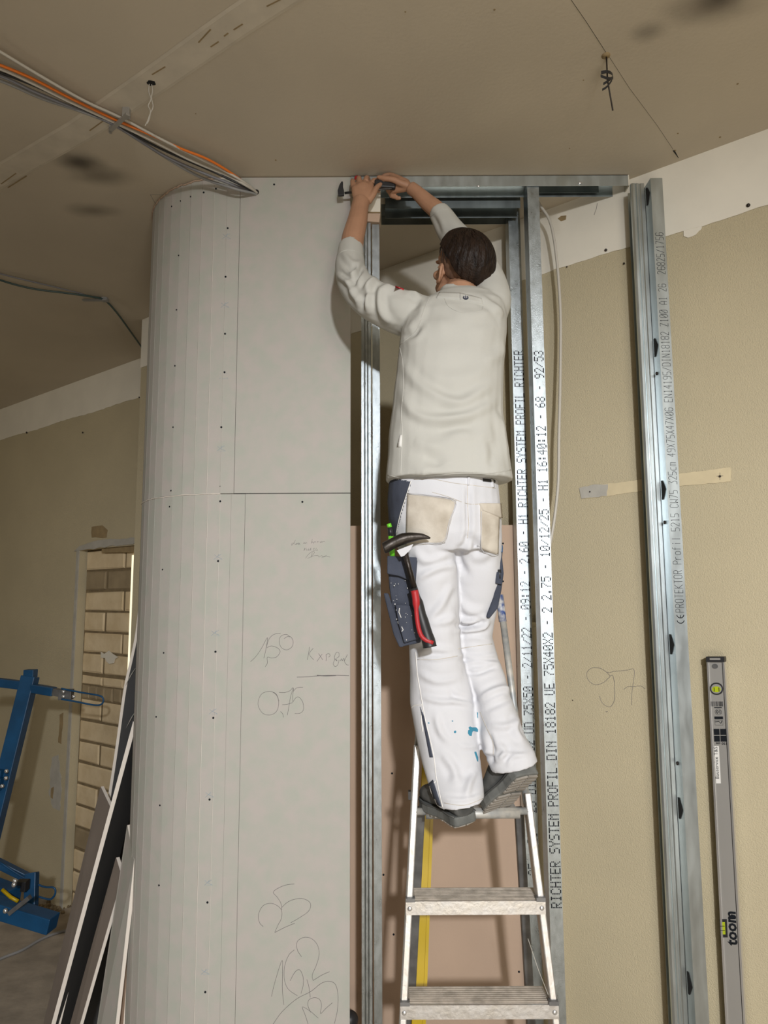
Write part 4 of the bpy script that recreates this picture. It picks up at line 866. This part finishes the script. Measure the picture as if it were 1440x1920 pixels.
sb = bvh_of([shirt])
def on(name, m, par, lines, bvh, rad, off=0.0, sub=6):
    for s in lines:
        mb = MB()
        P = []
        for x, y in catmull(s, sub):
            p, n = hit(x, y, bvh, off)
            if p is not None and (not P or (p-P[-1]).length < .06): P.append(p)
        if len(P) > 1: mb.tube(P, rad, 6); mb.build(name, m, par, True)
def cloth_patch(name, m, par, quad, bvh, nx=14, ny=14, off=.003, th=.002):
    """piece of cloth sewn on: grid over a quad (tl,tr,br,bl) laid on the surface"""
    q = [np.array(p, float) for p in quad]; P = []; ok = True
    for j in range(ny+1):
        for i in range(nx+1):
            s, t = i/nx, j/ny; a = q[0]*(1-s)+q[1]*s; b = q[3]*(1-s)+q[2]*s; c = a*(1-t)+b*t
            p, n = hit(c[0], c[1], bvh, off)
            if p is None: p, n = (P[-1][0], P[-1][1]) if P else (U(c[0], c[1], 2.1), Vector((0, -1, 0)))
            P.append((p, n))
    mb = MB(); N = len(P); vs = [p for p, n in P]+[p-n*(off+th) for p, n in P]; fs = []
    w = nx+1
    for j in range(ny):
        for i in range(nx): k = j*w+i; fs.append((k, k+1, k+w+1, k+w))
    bd = [i for i in range(nx+1)]+[j*w+nx for j in range(1, ny+1)]+[ny*w+i for i in range(nx-1, -1, -1)]+[j*w for j in range(ny-1, 0, -1)]
    for a, b in zip(bd, bd[1:]+bd[:1]): fs.append((a, b, b+N, a+N))
    mb.add(vs, fs); return mb.build(name, m, par, True)
on('hem_seam', 'shirt', shirt, [C4((175, 1160), (290, 1180), (500, 1165), (750, 1150), (950, 1150), (1110, 1125))], sb, .0016, 0)
on('side_seam', 'shirt', shirt, [C4((272, 180), (300, 320), (305, 500), (290, 700), (297, 850), (290, 1000), (285, 1180))], sb, .0014, 0)
on('cuff_seam', 'shirt', shirt, [[(632, 478), (645, 470), (660, 469), (678, 475), (683, 482)], [(806, 408), (822, 395), (842, 392)]], sb, .0012, 0)
on('shoulder_seam', 'shirt', shirt, [C4((440, 0), (400, 80), (300, 170), (270, 180)), [(808, 553), (797, 575), (790, 595)]], sb, .0011, 0)
on('yoke_seam', 'shirt', shirt, [C5((840, 935), (870, 990), (960, 1030), (1080, 1020), (1100, 990))], sb, .0011, 0)
o = cloth_patch('care_tag', 'white', shirt, [(751, 816), (754, 816), (753, 838), (746, 838)], sb, 2, 3, .004, .001)
o = cloth_patch('sleeve_flag', 'red', shirt, [(741, 536), (755, 541), (757, 544), (742, 539)], sb, 3, 2, .003, .001)
# collar: band around the neck
for q_ in ([(824, 549), (862, 550), (862, 562), (818, 559)], [(862, 550), (903, 560), (906, 571), (862, 562)]): cloth_patch('collar', 'shirt', shirt, q_, sb, 14, 4, .003)
p, n = hit(873, 560, sb, .004)
mb = MB(); dot(mb, p, n, .0088, 16, .001); lg = mb.build('round_emblem', 'navy', shirt)
mb = MB()
for sx in (-.003, .003): mb.tube([p+n*.0016+Vector((sx, 0, -.002)), p+n*.0016+Vector((sx*.8, 0, .007))], .0008, 5)
mb.tube([p+n*.0016+Vector((-.003, 0, -.002)), p+n*.0016+Vector((0, 0, -.0045)), p+n*.0016+Vector((.003, 0, -.002))], .0008, 5); mb.build('emblem_mark', 'white', shirt)
# ---- trousers
mb = MB()
Hh = [(888, 735, 932, 2.13, .098), (905, 729, 934, 2.13, .105), (940, 726, 937, 2.13, .118), (975, 729, 940, 2.13, .125), (1005, 738, 940, 2.135, .122), (1035, 748, 938, 2.14, .105)]
mb.loft([ring_at(*t, sq=.9) for t in Hh])
LL = [(1000, 745, 850, 2.13, .105), (1050, 752, 857, 2.14, .098), (1100, 757, 859, 2.15, .09), (1150, 762, 861, 2.155, .085), (1200, 767, 863, 2.16, .08), (1240, 768, 869, 2.165, .078), (1280, 768, 880, 2.165, .078), (1320, 769, 890, 2.16, .078), (1360, 776, 896, 2.15, .078), (1400, 784, 898, 2.14, .075), (1440, 794, 903, 2.13, .075), (1480, 806, 906, 2.10, .085), (1508, 818, 907, 2.09, .090)]
mb.loft([ring_at(*t, sq=.92, tilt=(-14 if i == len(LL)-1 else -8 if i == len(LL)-2 else 0)) for i, t in enumerate(LL)])
RL = [(1000, 850, 940, 2.14, .105), (1050, 848, 940, 2.175, .095), (1100, 848, 938, 2.20, .088), (1150, 848, 930, 2.215, .082), (1195, 850, 922, 2.23, .076), (1230, 856, 932, 2.225, .076), (1265, 868, 946, 2.205, .076), (1300, 888, 955, 2.175, .078), (1340, 893, 970, 2.15, .078), (1380, 898, 985, 2.13, .078), (1415, 908, 1000, 2.11, .076), (1447, 922, 1007, 2.10, .072)]
mb.loft([ring_at(*t, sq=.92, tilt=(-22 if i == len(RL)-1 else -10 if i == len(RL)-2 else 0)) for i, t in enumerate(RL)])
def C6(*p): return [cr(x, y, 690, 880, 4.645) for x, y in p]
def C7(*p): return [cr(x, y, 720, 1200, 4.0) for x, y in p]
def tr_post(o):
    FF = [(C6((400, 690), (480, 790), (600, 790), (740, 700)), .004, 7), (C6((440, 960), (520, 900), (640, 850), (740, 840)), .005, 6), (C6((860, 570), (850, 640), (790, 700)), -.006, 6), (C6((900, 580), (940, 660), (960, 740)), -.006, 7), (C6((770, 720), (800, 820), (870, 920)), -.005, 7),
          (C6((870, 150), (870, 300), (875, 480), (860, 620)), -.006, 5), (C6((530, 1310), (640, 1180), (740, 1000)), .005, 7), (C6((560, 1340), (700, 1320), (770, 1260)), .004, 6), (C6((790, 1310), (880, 1330), (960, 1320), (1030, 1290)), .008, 5), (C6((790, 1410), (880, 1400), (1000, 1380), (1060, 1310)), .008, 5), (C6((790, 1360), (860, 1372), (980, 1345)), -.008, 4),
          (C6((940, 1330), (980, 1310), (1000, 1340)), -.006, 4), (C6((790, 1150), (880, 1230), (1000, 1250)), .005, 8), (C6((800, 1480), (930, 1460), (1080, 1500)), .004, 6), (C6((430, 1620), (550, 1560), (740, 1590)), .004, 6), (C6((1080, 700), (1000, 760), (900, 760)), .004, 8),
          (C7((560, 110), (680, 130), (850, 110)), .005, 4.5), (C7((590, 180), (720, 160), (870, 180)), .005, 4.5), (C7((610, 240), (700, 250), (830, 200)), -.005, 4), (C7((720, 440), (800, 390), (900, 360), (970, 390)), .006, 5), (C7((760, 520), (850, 480), (980, 420)), -.004, 6), (C7((800, 640), (900, 650), (1000, 610)), .005, 6), (C7((1000, 560), (990, 680), (1040, 760)), .006, 6),
          (C7((780, 700), (810, 800), (820, 900)), -.006, 5), (C7((850, 780), (900, 830), (870, 900)), .006, 6), (C7((270, 250), (400, 310), (560, 290)), .004, 6), (C7((290, 430), (420, 460), (560, 460), (680, 480)), .005, 5), (C7((390, 560), (420, 680), (480, 760)), .005, 6), (C7((500, 380), (540, 430), (680, 470)), -.004, 5), (C7((440, 850), (520, 960), (540, 1060)), .006, 7), (C7((620, 1180), (640, 1080), (690, 980)), .005, 6), (C7((560, 790), (640, 800), (700, 790)), .003, 5), (C7((440, 1190), (600, 1200), (740, 1160)), .003, 4),
          (C7((280, 130), (400, 140), (540, 120)), .003, 4), (C7((740, 880), (790, 880), (810, 930)), -.008, 5), (C7((870, 900), (900, 860), (1000, 850)), .004, 4), (C7((930, 930), (960, 880), (1060, 860)), .004, 4)]
    folds(o, FF, .0020, 9)
    v, nn = vnp(o); o.data.materials.append(M['navy'])
    polys = [[(700, 890), (771, 903), (757, 950), (747, 985), (738, 1020), (700, 1040)]]; _ = [[(788, 1325), (795, 1345), (803, 1380), (811, 1420), (800, 1420), (788, 1390), (783, 1355)], [(802, 1478), (813, 1462), (829, 1516), (815, 1512), (806, 1495)]]
    px = PX(v)
    def inside(P, poly):
        r = np.zeros(len(P), bool); j = len(poly)-1
        for i in range(len(poly)):
            xi, yi = poly[i]; xj, yj = poly[j]; c = ((yi > P[:, 1]) != (yj > P[:, 1])) & (P[:, 0] < (xj-xi)*(P[:, 1]-yi)/(yj-yi+1e-9)+xi); r ^= c; j = i
        return r
    nf = len(o.data.polygons); cen = np.empty(nf*3); o.data.polygons.foreach_get('center', cen); cp = cen.reshape(-1, 3)+np.array(wloc(o)); c2 = PX(cp)
    mi = np.zeros(nf, int)
    for q in polys: mi[inside(c2, q)] = 1
    o.data.polygons.foreach_set('material_index', mi)
trs = remesh(mb, 'work_trousers', 'trouser', person, .0050, 4, tr_post)
tb_ = bvh_of([trs])
on('piping', 'piping', trs, [C6((375, 100), (340, 210), (280, 400), (245, 560)), C7((238, 90), (250, 250), (280, 430), (310, 600), (370, 860), (395, 1050), (440, 1255)), C7((285, 530), (280, 600), (290, 690)), C7((385, 1060), (350, 1110), (370, 1190)), C7((205, 510), (230, 490), (285, 486))], tb_, .0014, 0)
on('seam', 'pocketdirt', trs, [C6((865, 120), (868, 300), (875, 480), (865, 600)), C6((400, 90), (560, 85), (750, 120), (1000, 150), (1110, 165)), C6((560, 200), (700, 240), (870, 300), (1000, 300), (1130, 300)), C7((250, 148), (400, 145), (550, 120)), C7((720, 540), (770, 660), (815, 760), (820, 860)), C7((450, 1222), (600, 1240), (740, 1190)), C6((785, 1565), (900, 1545), (1080, 1520))], tb_, .0009, 0)
cloth_patch('navy_insert', 'navy', trs, [(788, 1325), (796, 1345), (812, 1420), (806, 1420)], tb_, 4, 12, .0015)
cloth_patch('navy_insert', 'navy', trs, [(803, 1470), (812, 1462), (828, 1512), (813, 1506)], tb_, 4, 8, .0015)
def C6l(*p): return [tuple(q) for q in C6(*p)]
pk1 = cloth_patch('back_pocket', 'pocketdirt', trs, C6l((345, 205), (770, 272), (672, 638), (330, 665)), tb_, 18, 18, .0032)
pk2 = cloth_patch('back_pocket', 'pocketdirt', trs, C6l((975, 300), (1142, 330), (1128, 745), (982, 690)), tb_, 10, 18, .0035)
cloth_patch('pocket_flap', 'pocketdirt', trs, C6l((968, 300), (1140, 300), (1150, 425), (990, 360)), tb_, 10, 8, .008)
for d_ in ((0, 0), (10, 8)):
    on('pocket_stitching', 'trouser', trs, [C6((350+d_[0], 212+d_[1]), (560, 232+d_[1]), (762-d_[0], 278+d_[1]), (715-d_[0], 450), (668-d_[0], 630-d_[1]), (500, 645-d_[1]), (400, 655-d_[1]))], tb_, .0009, .0042, 4)
on('pocket_stitching', 'trouser', trs, [C6((982, 370), (980, 520), (988, 685), (1080, 745), (1125, 735))], tb_, .0009, .0045, 3)
for q in (C6l((868, 65), (886, 65), (880, 140), (862, 138)), C6l((1065, 88), (1078, 90), (1092, 158), (1080, 158))): cloth_patch('belt_loop', 'trouser', trs, q, tb_, 3, 6, .005)
on('belt', 'black', trs, [C6((1000, 92), (1050, 98), (1102, 104))], tb_, .006, -.002)
# paint spots
mb = MB()
for pts in ([(633, 655), (645, 648), (660, 655), (690, 655), (706, 670), (705, 690), (690, 684), (672, 680), (662, 690), (656, 720), (640, 718), (628, 700), (630, 678), (640, 672)], [(525, 682), (538, 678), (543, 690), (534, 700), (524, 694)], [(508, 604), (518, 604), (518, 612), (510, 612)], [(330, 618), (340, 618), (341, 628), (331, 626)], [(697, 540), (706, 545), (706, 590), (700, 580)], [(676, 840), (690, 836), (705, 880), (705, 915), (696, 905), (684, 865)]):
    P = []
    for x, y in C7(*pts):
        p, n = hit(x, y, tb_, .0006)
        if p is not None: P.append((p, n))
    if len(P) > 2:
        c = sum((p for p, n in P), Vector())/len(P); k = len(P); pc_, nc = hit(*PX([tuple(c)])[0], tb_, .0016)
        if pc_ is not None: mb.add([p for p, n in P]+[pc_], [(i, (i+1) % k, k) for i in range(k)])
mb.build('paint_splash', 'paint', trs)
# hanging thigh pocket on the left, and on the right hip
def slabq(poly, Ys, th): P = [U(x, y, Y) for (x, y), Y in zip(poly, Ys)]; mb = MB(); slab(mb, P, (0, 1, 0), th); return mb
hp = slabq([(726, 1044), (745, 1043), (783, 1048), (780, 1090), (786, 1150), (790, 1205), (752, 1213), (745, 1190), (738, 1160), (730, 1100)], [2.06, 2.05, 2.045, 2.045, 2.045, 2.045, 2.05, 2.05, 2.055, 2.06], .035).build('thigh_pocket', 'navy', trs, bevel=.006)
slabq([(719, 1112), (728, 1112), (745, 1160), (757, 1213), (749, 1214), (738, 1190)], [2.05]*6, .03).build('thigh_pocket', 'navy', trs, bevel=.004)
slabq([(726, 1042), (782, 1045), (780, 1092), (766, 1088), (748, 1080), (726, 1076)], [2.035]*6, .008).build('pocket_flap', 'navy', trs, bevel=.003)
slabq([(741, 1133), (768, 1135), (784, 1160), (785, 1198), (758, 1206), (747, 1170)], [2.032]*6, .010).build('tool_pocket', 'navy', trs, bevel=.004)
mb = MB()
for k in range(34):
    x = random.uniform(725, 782); y = random.uniform(1070, 1205)
    if x < 728+(y-1070)*.12: continue
    p = U(x, y, 2.030 if y > 1133 else 2.043); mb.ball(p, (random.uniform(.0006, .0016), .001, random.uniform(.0006, .0022)), nu=6, nv=4)
for s in ([(749, 1140), (748, 1148), (752, 1158)], [(753, 1175), (756, 1181), (753, 1184)]): mb.tube([U(x, y, 2.030) for x, y in s], .0012, 5)
mb.build('paint_specks', 'white', trs)
rp = slabq([(934, 1020), (944, 1024), (942, 1045), (945, 1075), (941, 1105), (934, 1140), (918, 1160), (912, 1158), (925, 1120), (930, 1060)], [2.13]*10, .04).build('thigh_pocket', 'navy', trs, bevel=.005)
slabq([(931, 1018), (943, 1022), (943, 1036), (932, 1034)], [2.12]*4, .04).build('pocket_strap', 'blue', trs, bevel=.002)
slabq([(930, 1072), (943, 1074), (942, 1096), (929, 1094)], [2.115]*4, .015).build('pocket_flap', 'navy', trs, bevel=.002)
MB().tube([U(937, 1085, 2.12), U(936, 1068, 2.12)], .0055, 10).build('black_tool_end', 'black', trs, True)
# ---- body: head, neck, arms, hands in one surface
HC = U(866, 507, 2.25)
yaw = math.radians(30); pit = math.radians(28); rol = math.radians(-6)
HR = (Matrix.Rotation(yaw, 3, 'Z')@Matrix.Rotation(pit, 3, 'X')@Matrix.Rotation(rol, 3, 'Y'))
def H(x, y, z): return HC+HR@Vector((x, y, z))
body = MB()
body.ball(H(0, -.008, .022), (.076, .097, .088), HR, 28, 18); body.ball(H(0, .028, -.025), (.066, .068, .078), HR, 24, 14)
body.ball(H(0, .050, -.078), (.042, .040, .030), HR, 20, 12); body.ball(H(0, .060, .03), (.058, .04, .045), HR, 20, 12)
for s in (-1, 1):
    body.ball(H(s*.044, .022, -.066), (.022, .045, .024), HR); body.ball(H(s*.038, .074, -.028), (.024, .018, .018), HR)
    body.ball(H(s*.028, .093, .014), (.024, .010, .008), HR)
    # ear
    P = [H(s*.076, .004+.018*math.cos(a)*1.0-.006, -.020+.029*math.sin(a)) for a in np.linspace(-1.9, 2.6, 12)]
    P = [H(s*(.078+.010*max(0, -math.cos(a))), .006+.017*math.cos(a), -.020+.029*math.sin(a)) for a in np.linspace(.6, 5.2, 12)]
    body.tube(P, .0050, 8); body.ball(H(s*.076, .004, -.020), (.005, .014, .024), HR); body.ball(H(s*.079, .010, -.046), (.006, .008, .009), HR)
body.tube([H(0, .094, .012), H(0, .106, -.010), H(0, .117, -.030)], [.007, .009, .012], 10); body.ball(H(0, .104, -.033), (.016, .010, .008), HR)
body.ball(H(0, .094, -.058), (.022, .010, .006), HR); body.ball(H(0, .092, -.067), (.019, .010, .006), HR)
body.tube([H(0, -.022, -.010), H(0, -.025, -.060), U(862, 556, 2.205), U(864, 588, 2.19)], [.054, .058, .060, .070], 20)
body.loft([ring_at(*t, n=20) for t in [(920, 775, 890, 2.13, .05), (800, 770, 910, 2.14, .06), (680, 765, 930, 2.16, .09), (600, 790, 935, 2.18, .08), (572, 825, 915, 2.19, .05)]])
def limb(pts): body.tube(catm3([U(x, y, Y) for x, y, Y, r in pts], 4), list(np.interp(np.linspace(0, len(pts)-1, (len(pts)-1)*4+1), range(len(pts)), [p[3] for p in pts])), 16)
limb([(810, 600, 2.18, .045), (735, 580, 2.21, .043), (672, 532, 2.28, .038), (660, 490, 2.34, .040), (661, 452, 2.385, .0405), (666, 430, 2.405, .0385), (671, 410, 2.43, .036), (674, 392, 2.45, .0325), (677, 378, 2.465, .032)])
limb([(900, 600, 2.18, .045), (915, 530, 2.26, .042), (885, 480, 2.33, .040), (850, 440, 2.39, .038), (822, 398, 2.44, .0335), (802, 380, 2.46, .030), (783, 362, 2.475, .025), (770, 352, 2.485, .024)])
limb([(805, 930, 2.13, .055), (806, 1050, 2.14, .055), (815, 1230, 2.165, .042), (835, 1320, 2.155, .042), (862, 1480, 2.115, .035), (866, 1525, 2.11, .03)])
limb([(880, 930, 2.13, .055), (895, 1050, 2.15, .055), (892, 1200, 2.225, .030), (922, 1300, 2.18, .034), (960, 1420, 2.12, .028), (955, 1455, 2.115, .024)])
def fing(pts): body.tube(catm3([U(x, y, Y) for x, y, Y, r in pts], 3), list(np.interp(np.linspace(0, len(pts)-1, (len(pts)-1)*3+1), range(len(pts)), [p[3] for p in pts])), 10)
body.ball(U(681, 362, 2.483), (.037, .015, .046)); body.ball(U(752, 344, 2.503), (.036, .015, .024))
# left hand: back towards us, fingers folding over the tool and away
def slabhand(q, Y0, Y1, r):
    pass
for x0, x1, yk, Yk in ((669, 665, 352, 2.495), (674, 674, 344, 2.50), (681, 685, 341, 2.502), (687, 695, 344, 2.50)):
    fing([((x0+678)/2, 385, 2.468, .018), (x0, 368, 2.478, .0175), ((x0+x1)/2, 356, 2.488, .017), (x1, yk+3, Yk, .0150)])
fing([(663, 352, 2.495, .0115), (661, 341, 2.507, .0098), (662, 340, 2.528, .0088), (665, 350, 2.540, .008), (668, 360, 2.538, .0072)])
fing([(674, 344, 2.500, .0120), (673, 335, 2.512, .0102), (674, 335, 2.535, .0092), (677, 346, 2.548, .0085), (680, 358, 2.545, .0076)])
fing([(686, 341, 2.502, .0120), (687, 334, 2.514, .0102), (690, 335, 2.536, .0092), (693, 347, 2.548, .0085), (694, 358, 2.543, .0076)])
fing([(698, 344, 2.500, .0118), (702, 338, 2.508, .0100), (708, 341, 2.525, .0090), (710, 351, 2.535, .0082), (709, 360, 2.532, .0075)])
fing([(690, 378, 2.472, .014), (699, 366, 2.474, .0122), (705, 354, 2.480, .0108), (712, 347, 2.490, .0092), (718, 346, 2.500, .008)])
# right hand: thumb reaching left on top of the tool, fingers curling down behind it
for yk, Yk, xk in ((333, 2.52, 743), (341, 2.522, 738), (349, 2.522, 736), (357, 2.52, 738)):
    fing([(769, 351, 2.487, .014), (757, (351+yk)/2-1, 2.50, .0145), (xk, yk, Yk, .0120)])
fing([(764, 348, 2.485, .014), (750, 343, 2.482, .0125), (737, 337, 2.480, .0112), (722, 335, 2.484, .0102), (711, 333, 2.490, .0092), (708, 335, 2.492, .008)])
fing([(743, 333, 2.52, .0115), (732, 328, 2.53, .0095), (720, 330, 2.535, .0087), (714, 336, 2.538, .0078)])
fing([(738, 341, 2.522, .0115), (728, 345, 2.540, .0098), (728, 358, 2.545, .0088), (738, 365, 2.535, .0080)])
fing([(736, 349, 2.522, .0112), (731, 356, 2.540, .0096), (734, 367, 2.540, .0086), (745, 370, 2.528, .0078)])
fing([(738, 357, 2.520, .0105), (737, 364, 2.535, .0088), (743, 371, 2.532, .0078), (751, 371, 2.522, .0070)])
bod = remesh(body, 'body', 'skin', person, .0032, 3)
bb = bvh_of([bod])
# eyes
for s in (-1, 1): MB().ball(H(s*.030, .078, .004), .010, nu=14, nv=10).build('eye', 'white', person, True)
# ---- hair: thick top and back, clipped sides
def hair_mesh(name, m, fn, grow, nu=96, nv=64, strands=0.0):
    vs = []; fs = []; keep = {}
    R = (.076, .097, .088)
    mb = MB()
    outer = {}; inner = {}
    for i in range(nv+1):
        th = math.pi*.90*i/nv
        for k in range(nu):
            ph = 2*math.pi*k/nu; dx, dy, dz = math.sin(th)*math.cos(ph), math.sin(th)*math.sin(ph), math.cos(th)
            g = fn(dx, dy, dz)
            if g > 0:
                e = grow*min(1, g); e += strands*min(1, g*2)*(math.sin(ph*26+1.5*math.sin(th*4))*.5+math.sin(ph*47+1.2*math.sin(th*7+ph))*.4+math.sin(ph*9+th*6)*.5)+.010*math.exp(-((dx+.25)**2+(dy-.45)**2+(dz-.75)**2)/.12)*min(1,g)
                e = max(e, .0008)
                base = Vector((dx*R[0], dy*R[1]-.008, dz*R[2]+.022)); nrm = Vector((dx/R[0], dy/R[1], dz/R[2])).normalized()
                keep[(i, k)] = len(vs); p = base+nrm*e; vs.append(H(*p))
    n0 = len(vs); 
    idx = list(keep.keys())
    for (i, k) in idx:
        th = math.pi*.90*i/nv; ph = 2*math.pi*k/nu; dx, dy, dz = math.sin(th)*math.cos(ph), math.sin(th)*math.sin(ph), math.cos(th)
        vs.append(H(dx*R[0]*.95, dy*R[1]*.95-.008, dz*R[2]*.95+.022))
    edges = {}
    for i in range(nv):
        for k in range(nu):
            q = [(i, k), (i+1, k), (i+1, (k+1) % nu), (i, (k+1) % nu)]
            if all(c in keep for c in q):
                f_ = [keep[c] for c in q]; fs.append(tuple(f_)); fs.append(tuple(a+n0 for a in reversed(f_)))
                for a, b in zip(f_, f_[1:]+f_[:1]): edges[(a, b)] = 1
    for (a, b) in list(edges):
        if (b, a) not in edges: fs.append((b, a, a+n0, b+n0))
    mb.add(vs, fs); return mb.build(name, m, person, True)
def topf(x, y, z):      # full hair: crown, and down the back; forehead line at the front
    line = np.interp(y, [-1, -.75, -.3, .2, .6, .85], [-.90, -.60, .02, .26, .42, .55])
    g = (z-line)*6
    if y > .82 and z < .55: g = -1
    return g
hair = hair_mesh('hair', 'hair', topf, .020, 200, 90, .0019)
def sidef(x, y, z):
    line = np.interp(y, [-1, -.5, 0, .25, .45], [-.92, -.80, -.50, -.15, .1])
    return -1 if y > .42 else (z-line)*5
hair_mesh('clipped_hair', 'stubble', sidef, .0022)
mb = MB()      # loose locks on the crown and front
rs = random.Random(5)
for k in range(420):
    az = rs.uniform(-math.pi, math.pi); el = rs.uniform(.15, 1.3)
    d = Vector((math.cos(az)*math.cos(el), math.sin(az)*math.cos(el), math.sin(el)))
    if topf(d.x, d.y, d.z) < .5: continue
    base = Vector((d.x*.094, d.y*.115-.008, d.z*.107+.022)); flow = Vector((rs.uniform(-.3, .3), -.5 if d.y < .3 else .8, -.7 if d.y < .3 else .35)); flow = (flow-d*flow.dot(d)).normalized()
    P = [base-flow*.016+d*-.004, base+d*.002, base+flow*.016+d*.0005, base+flow*.030-d*.004-Vector((0, 0, .003))]
    mb.tube([H(*p) for p in P], [.0008, .0016, .0014, .0004], 5)
mb.build('hair_locks', 'hair', person, True, kind='stuff')
p, n = hit(815, 527, bb)
if p is not None: MB().ball(p, .0018, nu=8, nv=6).build('ear_stud', 'black', person, True)
# ---- shoes
def shoe(name, heel, toe, up, w=.050, shaft=0):
    """heel, toe: ends of the outsole centre line; up: shoe's up vector"""
    f = (toe-heel); L = f.length; f.normalize(); up = (up-f*up.dot(f)).normalized(); sd = f.cross(up)
    root = MB()
    prof = [(0, .60), (.03, .78), (.12, .84), (.3, .76), (.45, .80), (.62, .98), (.75, 1.0), (.88, .86), (.96, .6), (1, .30)]
    def pt(a, s, h): return heel+f*a*L+sd*s*w+up*h
    rings = []; hts = [(.0, .040), (.03, .060), (.12, .080), (.3, .095), (.45, .085), (.62, .062), (.75, .052), (.88, .046), (.96, .036), (1, .022)]
    for (a, s), (_, h) in zip(prof, hts):
        R_ = []
        for k in range(16):
            t = 2*math.pi*k/16; c, q = math.cos(t), math.sin(t)
            R_.append(pt(a, s*.94*math.copysign(abs(c)**.75, c), .020+h*.5*(1+math.copysign(abs(q)**.8, q))*1.0))
        rings.append(R_)
    root.loft(rings); root.tube([pt(.24, 0, .06), pt(.27, 0, .09), pt(.28-shaft*.10, 0, .105+shaft*.05)], [.042, .038, .038+shaft*.003], 18)
    up_ = remesh(root, name, 'shoe', person, .004, 3)
    mb = MB(); pr = [(a, s) for a, s in prof]
    outl = [pt(a, s, 0) for a, s in pr]+[pt(a, -s, 0) for a, s in reversed(pr)]
    k = len(outl); lo = outl; hi = [p+up*.026 for p in outl]
    mb.loft([[p*1 for p in lo], hi]); so = mb.build('outsole', 'sole', up_, bevel=.004)
    tr_ = MB()
    for a in np.arange(.05, .97, .075):
        s = float(np.interp(a, [p[0] for p in prof], [p[1] for p in prof]))
        if .36 < a < .46: continue
        for sgn in (-1, 1):
            A_ = [pt(a-.024, sgn*.06*s, -.005), pt(a+.010, sgn*.92*s, -.005), pt(a+.055, sgn*.92*s, -.005), pt(a+.026, sgn*.06*s, -.005)]
            tr_.hexa(A_, [p+up*.007 for p in A_])
    tr_.build('tread_lugs', 'tread', up_)
    mb = MB(); mb.tube([pt(a, s*1.0, .027) for a, s in prof[1:-1]]+[pt(1.0, 0, .027)]+[pt(a, -s*1.0, .027) for a, s in reversed(prof[1:-1])], .0022, 6); mb.build('welt', 'shoe', up_, True)
    lc = MB()
    for i, a in enumerate((.36, .42, .48, .54)): lc.tube([pt(a, -.55, .085-.06*(a-.3)), pt(a+.01, 0, .105-.08*(a-.3)+.004), pt(a, .55, .085-.06*(a-.3))], .0022, 6)
    lc.build('laces', 'black', up_, True)
    return up_
hz = zP+.004
heel = U(876, 1546, 2.045); toe = U(800, 1505, 2.235)
shoe('shoe', heel, toe, Vector((-.1, -.08, 1)), .046)
heel2 = U(992, 1452, 2.05); toe2 = U(922, 1524, 2.19)
shoe('shoe', heel2, toe2, Vector((-.45, .75, .55)), .054, 1)
# ---- things carried
ham = thing('hammer', 'roofing pick hammer with red and black grip hanging at the man\'s left hip', 'hammer', U(765, 1040, 2.0))
mb = MB(); hp_ = [(719, 1028, .015), (724, 1026, .016), (738, 1018, .0155), (757, 1010, .0165), (775, 1007, .013), (792, 1006, .0085), (807, 1009, .002)]
mb.tube(catm3([U(x, y, 1.995) for x, y, r in hp_], 3), list(np.interp(np.linspace(0, 6, 19), range(7), [p[2] for p in hp_])), 12, ell=.8); mb.build('head', 'darksteel', ham, True)
MB().tube([U(x, y, 1.995) for x, y in ((758, 1032), (766, 1062), (778, 1106))], [.0095, .008, .0085], 10).build('shaft', 'darksteel', ham, True)
MB().tube(catm3([U(x, y, 1.995) for x, y in ((775, 1103), (783, 1130), (792, 1165), (803, 1200), (806, 1213))], 3), [.012]*3+[.0155]*3+[.0175]*3+[.019]*3+[.020], 14).build('grip', 'black', ham, True)
MB().tube(catm3([U(x, y, 1.982) for x, y in ((777, 1107), (780, 1125), (781, 1150), (785, 1178), (793, 1196), (812, 1206))], 3), [.0105]*5+[.0065]*6+[.0065, .0065, .007, .0075, .006], 10).build('grip_inlay', 'red', ham, True)
lp = MB(); P = [U(x, y, 1.985) for x, y in ((744, 1032), (775, 1020), (770, 1030), (758, 1042), (752, 1044))]; slab(lp, P, (0, 1, 0), .002); lp.build('hammer_loop', 'trouser', trs)
mk = thing('marker_pen', 'bright green and black marker pen tucked in the thigh pocket', 'marker', U(735, 1040, 2.06))
MB().tube([U(x, y, 2.055) for x, y in ((729, 982), (731, 989))], [.0068, .0068], 12).build('cap', 'green', mk, True)
MB().tube([U(x, y, 2.055) for x, y in ((731, 989), (733, 1006))], [.0075, .0075], 12).build('barrel', 'black', mk, True)
MB().tube([U(x, y, 2.055) for x, y in ((732.5, 1005), (734, 1016), (736, 1045))], [.0075, .009, .0075], 12).build('grip', 'green', mk, True)
# crimping pliers in the hands
tl = thing('crimping_pliers', 'black crimping pliers held in both hands at the ceiling track', 'pliers', U(690, 352, 2.51))
YT = 2.505
MB().tube([U(646, 362, YT), U(700, 357, YT)], .0045, 8).build('shaft', 'black', tl, True)
mb = MB(); slab(mb, [U(x, y, YT-.006) for x, y in ((633, 357), (636, 347), (640, 340), (643, 340), (643, 350), (645, 357), (645, 365), (634, 366))], (0, 1, 0), .012); mb.build('jaw', 'black', tl, bevel=.001)
MB().bar(U(702, 345, 2.498), U(742, 348, 2.498), .030, .022, (0, 0, 1)).build('handle', 'black', tl, bevel=.005)
MB().bar(U(702, 355, 2.485), U(735, 353, 2.485), .0085, .006, (0, 0, 1)).build('lever', 'darksteel', tl, bevel=.002)
MB().ball(U(670, 334, 2.53), (.012, .008, .010), nu=12, nv=8).build('red_tip', 'red', tl, True)
